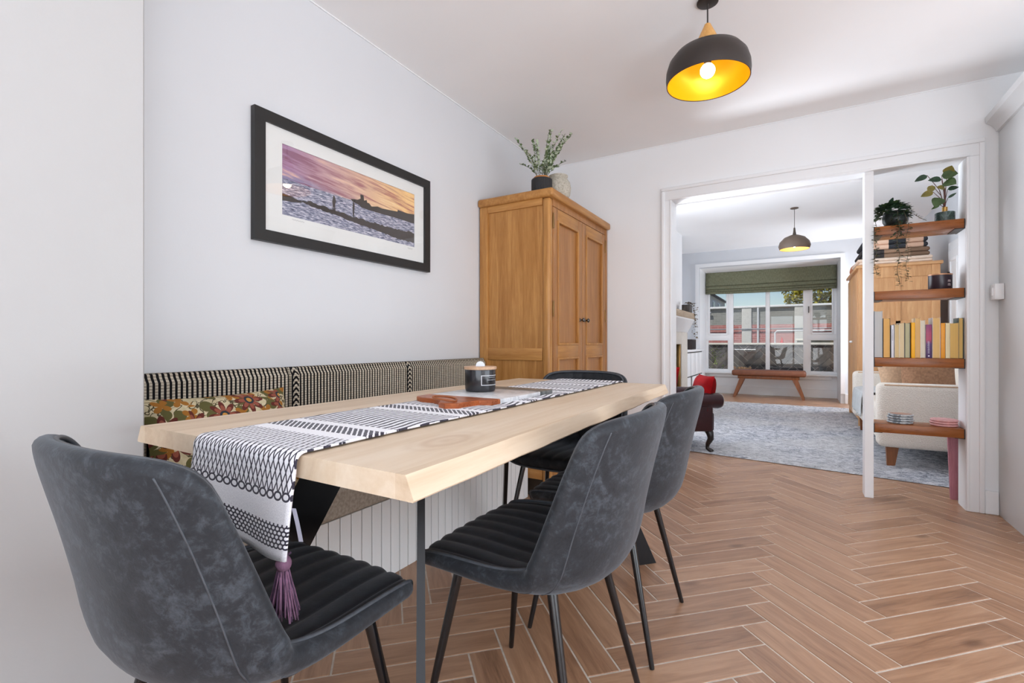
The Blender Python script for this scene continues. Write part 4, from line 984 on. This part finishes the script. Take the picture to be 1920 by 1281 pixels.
# ---- bench stool in the bay
M_TANL = plain('tan_leatherette', C(118, 70, 46), .5, var=.1, bump=.2)
bs = thing('bench_stool', 'brown upholstered bench with slanted wooden legs before the bay window', 'bench', (-.44, 9.92, 0), world=True)
part('seat', MB().box(-1.03, .15, 9.72, 10.12, .40, .505, .035, 4), M_TANL, bs, smooth=60); part('seat_frame', MB().box(-.93, .05, 9.76, 10.08, .345, .40, .006), M_WALNUT, bs)
for sx, sy in ((-1, -1), (1, -1), (-1, 1), (1, 1)):
    t0 = Vector((-.44 + sx * .40, 9.92 + sy * .13, .40)); f0 = Vector((-.44 + sx * .555, 9.92 + sy * .16, 0)); part('leg', MB().bar(t0, f0, .05, .085, (1, 0, 0), w2=.035, h2=.04), M_WALNUT, bs)

# ---- roman blind
g = G('sage_linen_blind'); x, y, z = g.xyz(); n = g.noise(g.vec(x * 160.0, y, z * 18.0), 1.0, 4, .6); n2 = g.noise(g.vec(x * 20.0, y, z * 240.0), 1.0, 3)
M_BLIND = g.bump(n, .2, .002).fin(g.ramp(n * .7 + n2 * .3, (.35, C(96, 98, 78)), (.65, C(142, 144, 120))), .9, 0, .1)
rb = thing('roman_blind', 'sage green linen roman blind half raised in the bay window', 'blind', (-.475, 10.3, 2.4), world=True)
def blind(a, b):
    x_ = -1.57 + 2.19 * a; prof = [(10.345, 2.40), (10.345, 2.30), (10.335, 2.20), (10.320, 2.145), (10.345, 2.135), (10.325, 2.115), (10.312, 2.075), (10.34, 2.062), (10.325, 2.05), (10.308, 2.028), (10.335, 2.020), (10.325, 2.012), (10.31, 1.985), (10.33, 1.975), (10.345, 1.99)]
    t = b * (len(prof) - 1); i = min(int(t), len(prof) - 2); f = t - i; y_ = prof[i][0] * (1 - f) + prof[i + 1][0] * f; z_ = prof[i][1] * (1 - f) + prof[i + 1][1] * f
    return (x_, y_, z_ - .012 * (1 - (2 * a - 1) ** 2) * b)
fb_ = part('fabric', MB().grid(blind, 24, 56), M_BLIND, rb, smooth=70); md = fb_.modifiers.new('thickness', 'SOLIDIFY'); md.thickness = .003
part('headrail', MB().box(-1.57, .62, 10.345, 10.385, 2.36, 2.408, .003), M_UPVC, rb)

# ---- burgundy armchair with red cushions
M_BURG = plain('burgundy_leather', C(44, 18, 22), .36, 0, .35, var=.2, bump=.15); M_DLEG = plain('dark_turned_leg', C(26, 16, 14), .3)
ac = thing('armchair', 'burgundy leather armchair with dark curved legs on the rug', 'armchair', (-1.045, 4.75, .014), R(-58))
part('seat_base', MB().box(-.30, .30, -.28, .30, .19, .36, .02, 3), M_BURG, ac, smooth=60)
part('seat_cushion', MB().box(-.22, .22, -.2, .33, .36, .44, .03, 3), M_BURG, ac, smooth=60)
for s in (-1, 1):
    part('arm', MB().box(s * .27 - .055, s * .27 + .055, -.28, .28, .19, .46, .02, 3), M_BURG, ac, smooth=60)
    rl = MB(); rl.tube([(s * .29, -.28, .475), (s * .29, .1, .475), (s * .29, .33, .465), (s * .29, .36, .46)], [.062, .066, .070, .060], 18); rp_ = part('arm_roll', rl, M_BURG, ac, smooth=60)
    part('stud_trim', MB().tube([(s * .29 + .055 * cos(a), .362, .465 + .055 * sin(a)) for a in [2 * pi * i / 20 for i in range(20)]], .004, 5, closed=True), plain('brass_stud', C(190, 180, 170), .3, .8), ac)
part('back', MB().box(-.30, .30, -.36, -.24, .19, .62, .05, 4), M_BURG, ac, smooth=60)
for sx, sy in ((-1, 1), (1, 1), (-1, -1), (1, -1)):
    bx_, by_ = sx * .25, sy * .25; k = 1
    part('leg', MB().tube([(bx_, by_, .21), (bx_ + sx * .02, by_ + sy * .02, .17), (bx_ + sx * .025, by_ + sy * .025, .12), (bx_ + sx * .005, by_ + sy * .005, .065), (bx_ + sx * .004, by_ + sy * .004, .03), (bx_ + sx * .03, by_ + sy * .03, .008), (bx_ + sx * .035, by_ + sy * .035, .0)], [.034, .034, .028, .019, .017, .022, .018], 12), M_DLEG, ac, smooth=180)
M_RED = plain('red_velvet', C(110, 3, 6), .85, spec=.1, var=.25, vs=12)
for lab, M_ in (('round-edged red velvet cushion propped on the near armchair side', Matrix.Translation((-.745, 4.75, .545)) @ Matrix.Rotation(R(-58), 4, 'Z') @ Matrix.Rotation(R(78), 4, 'X')),
                ('red velvet cushion resting against the armchair back', Matrix.Translation((-1.185, 5.07, .60)) @ Matrix.Rotation(R(-20), 4, 'Z') @ Matrix.Rotation(R(75), 4, 'X'))):
    o = one('red_cushion', MB().pillow(.34, .32, .15, Matrix.Identity(4), 14), M_RED, lab, 'cushion', 'red armchair cushions', smooth=180); o.matrix_world = M_

# ---- sofa, cushions, throw
g = G('cream_boucle'); n = g.noise(scale=150, detail=4, rough=.7); v_ = S(g, g.vor(g.co(), 140)); g.bump(n * .5 + v_, .6, .006)
M_BOUC = g.fin(g.ramp(n, (.3, C(220, 210, 196)), (.7, C(242, 235, 225))), .95, 0, .1)
M_PIPG = plain('sofa_piping', C(206, 172, 140), .8)
so = thing('sofa', 'cream boucle sofa on tapered wooden legs along the living room wall', 'sofa', (1.0, 5.78, 0), world=True)
part('base', MB().box(.58, 1.44, 4.80, 6.76, .19, .36, .03, 3), M_BOUC, so, smooth=60)
for y0, y1 in ((4.92, 5.78), (5.785, 6.64)): part('seat_cushion', MB().box(.56, 1.30, y0, y1, .36, .50, .04, 3), M_BOUC, so, smooth=60)
for y0, y1 in ((4.76, 4.92), (6.64, 6.80)):
    am = part('arm', MB().box(.555, 1.44, y0, y1, .175, .68, .045, 4), M_BOUC, so, smooth=60)
    part('piping', MB().tube([(.60, y0 + .012, .668), (1.42, y0 + .012, .668)], .006, 6), M_PIPG, am)
part('backrest', MB().box(1.24, 1.47, 4.80, 6.76, .30, .80, .06, 4), M_BOUC, so, smooth=60)
for x_ in (.66, 1.38):
    for y_ in (4.86, 6.70): part('leg', MB().bar((x_, y_, .19), (x_ - .01, y_, .014), .085, .05, (0, 1, 0), w2=.05, h2=.035), M_WALNUT, so)
M_BRN = plain('brown_wool_cushion', C(150, 112, 84), .95, var=.25, vs=60, bump=.5, bs=140); M_BRN2 = plain('tan_wool_cushion', C(190, 158, 128), .95, var=.15, vs=60, bump=.4, bs=140)
for lab, m_, M_ in (('brown textured cushion standing on the sofa behind the near arm', M_BRN, Matrix.Translation((.915, 5.05, .70)) @ Matrix.Rotation(R(4), 4, 'Z') @ Matrix.Rotation(R(74), 4, 'X')),
                    ('tan textured cushion leaning beside the brown one on the sofa', M_BRN2, Matrix.Translation((.79, 5.27, .69)) @ Matrix.Rotation(R(16), 4, 'Z') @ Matrix.Rotation(R(66), 4, 'X'))):
    o = one('sofa_cushion', MB().pillow(.36, .38, .15, Matrix.Identity(4), 14), m_, lab, 'cushion', 'wool cushions on the sofa', smooth=180); o.matrix_world = M_
def throw(a, b):
    y_ = 5.75 + .80 * a; s_ = b
    prof = [(1.1, .512), (.85, .512), (.62, .512), (.562, .498), (.552, .45), (.550, .36), (.550, .27)]; t = s_ * (len(prof) - 1); i = min(int(t), len(prof) - 2); f = t - i
    x_ = prof[i][0] * (1 - f) + prof[i + 1][0] * f; z_ = prof[i][1] * (1 - f) + prof[i + 1][1] * f; h = max(0, b - .45)
    return (x_ - .012 * h * (1 + sin(a * 19)) - .008, y_ + .06 * h * sin(a * 9), z_ + .004 * sin(a * 30) * (1 - h) + .014)
tw = one('throw_blanket', MB().grid(throw, 40, 30), plain('grey_throw', C(186, 188, 188), .9, var=.1, bump=.3), 'pale grey throw draped over the sofa seat edge', 'blanket', smooth=180); md = tw.modifiers.new('thickness', 'SOLIDIFY'); md.thickness = .006

# ---- pale oak wardrobe with folded blankets
wr = thing('oak_wardrobe', 'pale oak panelled wardrobe behind the sofa with blankets on top', 'wardrobe', (1.0, 7.65, 0), world=True)
WX0, WX1, WY0, WY1, WH = .635, 1.375, 7.0, 8.34, 1.90
part('body', MB().box(WX0 + .012, WX1 - .01, WY0 + .014, WY1 - .01, .06, WH - .03), M_PALEOAK, wr, smooth=0)
part('cornice', MB().box(WX0 - .022, WX1 + .022, WY0 - .022, WY1, WH - .035, WH, .008), wood('pale_oak_x', C(186, 133, 84), C(218, 172, 124), 0, 1.6, .45, 12), wr)
for p, q_ in ((WX0, WX0 + .07), (WX1 - .075, WX1)): part('side_stile', MB().box(p, q_, WY0, WY0 + .03, .0, WH - .035, .004), M_PALEOAK, wr)
for p, q_ in ((WH - .16, WH - .035), (1.17, 1.24), (.08, .2)): part('side_rail', MB().box(WX0 + .07, WX1 - .075, WY0 + .002, WY0 + .03, p, q_, .003), M_PALEOAK, wr)
part('side_stile', MB().box((WX0 + WX1) / 2 - .025, (WX0 + WX1) / 2 + .025, WY0 + .002, WY0 + .03, .2, WH - .16, .003), M_PALEOAK, wr)
for p, q_ in ((WY0 + .06, (WY0 + WY1) / 2 - .003), ((WY0 + WY1) / 2 + .003, WY1 - .06)):
    d = part('door', MB().box(WX0 - .004, WX0 + .016, p, q_, .12, WH - .07, .003), M_PALEOAK, wr)
    part('knob', MB().ball((WX0 - .02, (WY0 + WY1) / 2 + (-.05 if p < 7.5 else .05), 1.0), .016, 12, 8), M_UPVC, d, smooth=180)
part('foot', MB().box(WX0 + .01, WX0 + .08, WY0 + .01, WY0 + .08, 0, .06), M_PALEOAK, wr, smooth=0); part('foot', MB().box(WX0 + .01, WX0 + .08, WY1 - .08, WY1 - .01, 0, .06), M_PALEOAK, wr, smooth=0)
part('foot', MB().box(WX1 - .08, WX1 - .01, WY0 + .01, WY0 + .08, 0, .06), M_PALEOAK, wr, smooth=0); part('foot', MB().box(WX1 - .08, WX1 - .01, WY1 - .08, WY1 - .01, 0, .06), M_PALEOAK, wr, smooth=0)
def blanket_mat(name, cols, sc):
    g = G(name); x, y, z = g.xyz(); f = g.m('FRACT', x * sc + .13); n = g.noise(scale=160, detail=3); g.bump(n, .5, .005)
    st = [(i / len(cols), C(*c)) for i, c in enumerate(cols)]
    return g.fin(g.ramp(f, *st, const=True), .95, 0, .1)
wr.location.z = .014                        # stands on the rug
zb = WH + .0145
for i, (h_, inset, mt_, lab) in enumerate(((.075, .0, plain('fleece_cream', C(232, 210, 190), .95, var=.1, bump=.6, bs=100), 'cream fleece blanket folded at the bottom of the pile on the wardrobe'),
                                     (.10, .03, blanket_mat('blanket_brown_charcoal', [(150, 122, 100), (122, 98, 80), (58, 54, 56), (64, 60, 60)], 1.05), 'brown and charcoal checked blanket in the middle of the pile'),
                                     (.12, .05, blanket_mat('blanket_peach_charcoal', [(56, 58, 62), (206, 170, 146), (60, 60, 64), (232, 196, 170)], 1.6), 'peach and charcoal checked blanket on top of the pile'))):
    b_ = thing('folded_blanket', lab, 'blanket', ((WX0 + WX1) / 2, 7.3, zb), group='folded blankets on the wardrobe', world=True)
    for k in range(2): part('fold', MB().box(WX0 + .01 + inset - .02 * k, WX1 - .06 - inset * .7, WY0 + .01 + inset * .4, 7.7, zb + k * h_ / 2 + .0005, zb + (k + 1) * h_ / 2, h_ * .24, 3), mt_, b_, smooth=60)
    zb += h_
one('rolled_blanket', MB().tube([(.70, 7.78, WH + .084), (.70, 8.0, WH + .089), (.70, 8.2, WH + .084)], [.062, .068, .060], 18), blanket_mat('blanket_rust_white', [(190, 120, 88), (226, 214, 200), (196, 130, 96), (120, 116, 112)], 7.0), 'rust and white patterned blanket rolled on the wardrobe edge', 'blanket', smooth=60)

# ---- fireplace, mantel things, alcove cabinet
struct('wall_chimney_breast', MB().box(-1.95, -1.56, 6.35, 7.95, 0, ZC2), M_WALL)
M_SURR = plain('limestone_surround', C(206, 200, 190), .6, var=.05)
fp = thing('fireplace', 'pale stone fireplace surround with thick wooden mantel', 'fireplace', (-1.5, 7.15, 0), world=True)
part('column', MB().box(-1.56, -1.46, 7.42, 7.86, 0, 1.16, .006), M_SURR, fp); part('column', MB().box(-1.56, -1.46, 6.45, 6.85, 0, 1.16, .006), M_SURR, fp)
part('lintel', MB().box(-1.56, -1.461, 6.851, 7.419, .98, 1.16, .004), M_SURR, fp)
part('firebox', MB().box(-1.56, -1.52, 6.85, 7.42, 0.0, .98), M_BLACK, fp, smooth=0); part('inner_frame', MB().box(-1.52, -1.47, 7.36, 7.42, 0, .98, .003), M_BRASS, fp)
part('corbel', MB().prism([(-1.56, 1.16), (-1.46, 1.16), (-1.36, 1.34), (-1.36, 1.36), (-1.56, 1.36)], lambda a, b, h: (a, h, b), 6.45, 7.86), M_TRIM, fp, smooth=0)
part('mantel', MB().box(-1.56, -1.36, 6.40, 7.90, 1.36, 1.455, .006), wood('mantel_wood', C(150, 128, 104), C(196, 178, 154), 1, 2, .6), fp)
mp_ = thing('mantel_plant', 'brown trailing plant in dark square pot on the mantel', 'plant', (-1.43, 7.65, 1.455))
part('pot', MB().box(-.06, .06, -.09, .09, 0, .12, .006), plain('pot_black_brown', C(44, 36, 30), .5), mp_)
lm = MB()
for i in range(150):
    t = rp.random(); c_ = Vector((-.02 + .10 * min(1, t * 2) + rp.uniform(-.03, .03), .10 + .12 * min(1, t * 2) + rp.uniform(-.04, .04), (.16 - .02 * t) if t < .4 else .16 - (t - .4) * .95 - .0 + rp.uniform(-.02, .02)))
    lm.leaf(c_, (rp.uniform(-1, 1), rp.uniform(-1, 1), rp.uniform(-.5, .5)), (0, 0, 1), .04, .028, .1, 2)
part('foliage', lm, plain('bronze_leaf', C(104, 82, 46), .6, var=.4, vs=40), mp_, kind='stuff', smooth=180)
al = thing('alcove_cabinet', 'white alcove cabinet with boxed drawer fronts beside the fireplace', 'cabinet', (-1.7, 8.8, 0), world=True)
part('body', MB().box(-1.945, -1.52, 7.97, 9.56, 0, .85), plain('shadow_gap_dark', C(70, 66, 62), .7), al, smooth=0); part('top', MB().box(-1.945, -1.48, 7.96, 9.57, .85, .885, .004), M_TRIM, al)
for z0, z1 in ((.03, .43), (.45, .83)):
    for k in range(4):
        y0 = 8.0 + k * .39 + (.0 if z0 > .1 else .12 * (k > 0)); part('door', MB().box(-1.52, -1.50, y0, y0 + .36, z0, z1, .004), M_TRIM, al)
bx_ = thing('speaker_box', 'small dark brown square box on the alcove cabinet', 'speaker', (-1.58, 8.75, .885), world=True)
part('body', MB().box(-1.66, -1.52, 8.55, 8.95, .8855, 1.06, .006), plain('box_dark_brown', C(42, 30, 28), .5), bx_); part('grille', MB().box(-1.521, -1.517, 8.57, 8.93, .90, 1.045, .002), plain('grille_dark', C(30, 24, 24), .8), bx_)
one('wall_picture', MB().box(-1.948, -1.93, 8.25, 8.75, 1.15, 1.55, .003), M_TRIM, 'plain white frame on the alcove wall above the cabinet', 'picture')

# ================================================================== OUTSIDE THE BAY WINDOW
M_GND = plain('paving_grey', C(130, 128, 124), .9, bump=.3); struct('ground_outside', MB().box(-25, 25, 10.5, 60, -.3, -.05), M_GND)
gw = thing('garden_wall', 'low terrace wall clad in dark herringbone tiles with pale coping', 'wall', (-.4, 12.3, -.05), world=True)
g = G('tile_mortar'); part('core', MB().box(-2.05, 2.6, 12.22, 12.4, -.05, .955), plain('mortar_pale', C(186, 180, 170), .9), gw, smooth=0)
part('coping', MB().box(-2.05, 2.7, 12.15, 12.45, .955, 1.0, .01), plain('coping_stone', C(214, 210, 200), .8), gw)
TL, TW = .46, .115
g = G('slate_tile'); oi = g.n.new('ShaderNodeObjectInfo'); n = g.noise(scale=12, detail=4)
M_TILE = g.bump(n, .3, .004).fin(g.ramp(S(g, oi.outputs['Random']) * .5 + n * .5, (.25, C(62, 58, 56)), (.75, C(98, 92, 86))), .5)
def clip(poly, ax, lim, sg):               # keep the side where sg * (p[ax] - lim) <= 0
    out = []
    for p, r in zip(poly, poly[1:] + poly[:1]):
        a, b = sg * (p[ax] - lim), sg * (r[ax] - lim)
        if a <= 0: out.append(p)
        if a * b < 0: k = a / (a - b); out.append((p[0] + (r[0] - p[0]) * k, p[1] + (r[1] - p[1]) * k))
    return out
for mc_ in range(-8, 9):
    for n_ in range(-30, 34):
        for typ in (0, 1):
            a0, b0 = n_ * TW + mc_ * TL, n_ * TW - mc_ * TL; g_ = .006
            a1, b1 = (a0 + TL, b0 + TW) if typ == 0 else (a0 + TW, b0 + TW + TL)
            if typ: b0 += TW
            pl = [(-.3 + (a - b) * q, .1 + (a + b) * q) for a, b in ((a0 + g_, b0 + g_), (a1 - g_, b0 + g_), (a1 - g_, b1 - g_), (a0 + g_, b1 - g_))]
            for ax, lim, sg in ((0, -2.04, -1), (0, 1.5, 1), (1, .10, -1), (1, .945, 1)):
                if len(pl) > 2: pl = clip(pl, ax, lim, sg)
            if len(pl) > 2: part('tile', MB().prism(pl, lambda a, b, h: (a, h, b), 12.206, 12.2195), M_TILE, gw, smooth=0)
one('gate_post', MB().box(-2.6, -2.06, 12.15, 12.42, -.05, 1.0, .01), plain('render_pale_green', C(206, 212, 196), .9), 'pale rendered end post of the terrace wall', 'post', base=(-2.3, 12.3, -.05))
# boundary wall: brick below, concrete above
fw = thing('boundary_wall', 'long boundary wall of red brick below and grey concrete above', 'wall', (0, 18.5, -.05), world=True)
def brickmat(name, c1, c2, mo, sc):
    g = G(name); b = g.n.new('ShaderNodeTexBrick'); x, y, z = g.xyz(); g.l.new(g.vec(x, z, 0.0), b.inputs['Vector']); b.inputs['Scale'].default_value = sc
    b.inputs['Color1'].default_value, b.inputs['Color2'].default_value, b.inputs['Mortar'].default_value = c1, c2, mo; b.inputs['Mortar Size'].default_value = .02
    b.inputs['Brick Width'].default_value = .5; b.inputs['Row Height'].default_value = .17
    return g.fin(g.mix(g.noise(scale=3, detail=5) * .5, S(g, b.outputs[0]), mo), .9)
part('brick_course', MB().box(-12, 12, 18.4, 18.7, -.05, 1.62), brickmat('red_brick', C(172, 90, 84), C(150, 78, 74), C(186, 140, 132), 2.2), fw, smooth=0)
part('concrete_course', MB().box(-12, 12, 18.42, 18.7, 1.62, 2.20), brickmat('grey_block', C(142, 142, 136), C(122, 124, 118), C(150, 150, 142), 2.6), fw, smooth=0)
part('coping', MB().box(-12, 12, 18.3, 18.78, 2.20, 2.27, .01), plain('coping_white', C(232, 232, 230), .8), fw)
for x_ in (-1.62, -.05, 2.2, -3.4): part('pier', MB().box(x_, x_ + .30, 18.33, 18.45, -.05, 2.2, .01), plain('pier_concrete', C(190, 188, 180), .9), fw)
M_PIPEM = plain('pipe_white', C(210, 212, 212), .5); M_PIPED = plain('pipe_grey', C(120, 126, 132), .5)
part('drain_pipe', MB().tube([(-1.12, 18.34, 0), (-1.12, 18.34, 2.2)], .03, 8), M_PIPEM, fw); part('drain_pipe', MB().tube([(-3.05, 18.3, .0), (-3.05, 18.3, 1.9), (-2.95, 18.3, 2.02), (-2.6, 18.3, 2.05)], .05, 8), M_PIPED, fw)
part('rail_pipe', MB().tube([(-2.9, 18.3, 1.47), (2.4, 18.3, 1.47), (2.42, 18.3, .9)], .022, 6), M_PIPED, fw)
rl = thing('handrail', 'pale tubular handrail standing before the red brick wall', 'railing', (0, 16.5, -.05), world=True)
part('rail', MB().tube([(-.55, 16.5, -.05), (-.55, 16.5, 1.30), (-.50, 16.5, 1.36), (1.1, 16.5, 1.36), (1.15, 16.5, 1.30), (1.15, 16.5, -.05)], .022, 8), M_PIPEM, rl)
one('red_cone', MB().lathe([(.10, 0), (.085, .02), (.05, .25), (.012, .42)], n=16), plain('cone_red', C(206, 40, 40), .5), 'small red cone standing by the pale handrail', 'cone').location = (-.36, 16.2, .74)
one('cone_stand', MB().box(-.12, .12, -.12, .12, 0, .79, .01), M_PIPEM, 'white post carrying the small red cone', 'post').location = (-.36, 16.2, -.05)
hv = thing('planter_box', 'grey lidded box before the brick wall', 'box', (.5, 15.6, -.05), world=True)
part('body', MB().box(.02, 1.3, 15.3, 15.9, -.05, 1.06, .02), plain('box_grey', C(150, 146, 132), .8), hv); part('lid', MB().box(-.02, 1.34, 15.26, 15.94, 1.06, 1.11, .01), plain('lid_pale', C(220, 216, 200), .7), hv)
# trees and house beyond
def tree(label, loc, h, r, col, seed, dens=900, bare=False):
    t = thing('tree', label, 'tree', loc, group='trees beyond the boundary wall'); rt = random.Random(seed)
    tr = MB().tube([(0, 0, 0), (.05, 0, h * .3), (0, .05, h * .6), (.05, 0, h * .85)], [.16, .13, .09, .04], 8)
    tips = []
    for i in range(16):
        a = rt.uniform(0, 2 * pi); z0 = h * rt.uniform(.35, .7); e = Vector((r * .8 * cos(a), r * .8 * sin(a), z0 + h * rt.uniform(.1, .3))); tr.tube([(0, 0, z0), tuple(Vector((0, 0, z0)).lerp(e, .5) + Vector((0, 0, .1))), tuple(e)], [.05, .035, .012], 5); tips.append(e)
    part('trunk', tr, plain('bark', C(92, 78, 64), .9), t)
    lm = MB()
    for i in range(dens):
        if bare: c_ = rt.choice(tips) + Vector((rt.gauss(0, .3), rt.gauss(0, .3), rt.gauss(0, .25)))
        else:
            v = Vector((rt.gauss(0, 1), rt.gauss(0, 1), rt.gauss(0, 1))).normalized() * rt.uniform(.55, 1.0); lump = 1 + .22 * mnoise.noise(v * 2.3 + Vector((seed, 0, 0)))
            c_ = Vector((v.x * r * lump, v.y * r * lump, h - r * .75 + v.z * r * .8 * lump))
        lm.leaf(c_, (rt.uniform(-1, 1), rt.uniform(-1, 1), rt.uniform(-1, .6)), (0, 0, 1), .17, .13, .2, 2)
    part('foliage', lm, plain('tree_leaf', col, .7, var=.35, vs=3), t, kind='stuff', smooth=180)
tree('rounded yellow-green tree above the boundary wall', (.95, 26, -.05), 4.45, 1.5, C(160, 152, 36), 4, 3600)
tree('dark green tree beside the yellow-green one above the boundary wall', (3.55, 30, -.05), 4.5, 1.3, C(76, 112, 40), 9, 2600)
tree('thin-leaved pale tree rising above the dark green one', (5.6, 33.5, -.05), 5.6, 1.3, C(120, 132, 110), 14, 500, True)
hs = thing('house', 'white house with dark windows and slate roof beyond the boundary wall', 'house', (-7, 29, -.05), world=True)
part('walls', MB().box(-10, -4.0, 25, 34, -.05, 3.6), plain('render_white', C(226, 226, 222), .9), hs, smooth=0)
part('roof', MB().prism([(-10.3, 3.6), (-3.75, 3.6), (-7.0, 5.6)], lambda a, b, h: (a, h, b), 24.7, 34.3), plain('slate', C(92, 92, 100), .8), hs, smooth=0)
for y_ in (26.2, 28.4, 30.6):
    wd = part('window', MB().box(-4.02, -3.96, y_, y_ + .9, 2.2, 3.35, .01), M_UPVC, hs); part('pane', MB().box(-3.97, -3.94, y_ + .08, y_ + .82, 2.28, 3.27), plain('dark_glazing', C(60, 64, 72), .15), wd, smooth=0)
wd = part('window', MB().box(-5.4, -4.5, 24.96, 25.02, 2.2, 3.35, .01), M_UPVC, hs); part('pane', MB().box(-5.32, -4.58, 24.94, 24.97, 2.28, 3.27), plain('dark_glazing', C(60, 64, 72), .15), wd, smooth=0)
part('drain_pipe', MB().tube([(-4.1, 24.9, 0), (-4.1, 24.9, 3.6)], .06, 6), M_PIPED, hs)
one('chimney_stack', MB().box(6.2, 7.2, 27, 28, -.05, 3.1), brickmat('chimney_brick', C(160, 84, 70), C(140, 74, 64), C(180, 150, 140), 2.2), 'red brick stack beyond the boundary wall by the trees', 'chimney')
# planting seen through the bay's low panes
sp_ = thing('window_plant', 'small leafy plant in a white trough outside the bay window', 'plant', (-1.45, 11.2, -.05))
part('trough', MB().box(-.2, .7, -.12, .12, 0, .48, .01), plain('trough_white', C(214, 222, 208), .7), sp_)
lm = MB()
for i in range(60): lm.leaf((rp.uniform(-.15, .1), rp.uniform(-.05, .05), rp.uniform(.5, .95)), (rp.uniform(-1, 1), rp.uniform(-1, 1), rp.uniform(-.3, .8)), (0, 0, 1), .07, .035, .1, 2)
part('leaves', lm, plain('herb_leaf', C(140, 156, 90), .6, var=.3), sp_, kind='stuff', smooth=180)
fl_ = MB()
for i in range(22): fl_.ball((rp.uniform(.25, .65), rp.uniform(-.08, .08), rp.uniform(.49, .54)), .028, 8, 6)
part('flowers', fl_, plain('flower_peach', C(226, 176, 130), .7, var=.2), sp_, kind='stuff', smooth=180)
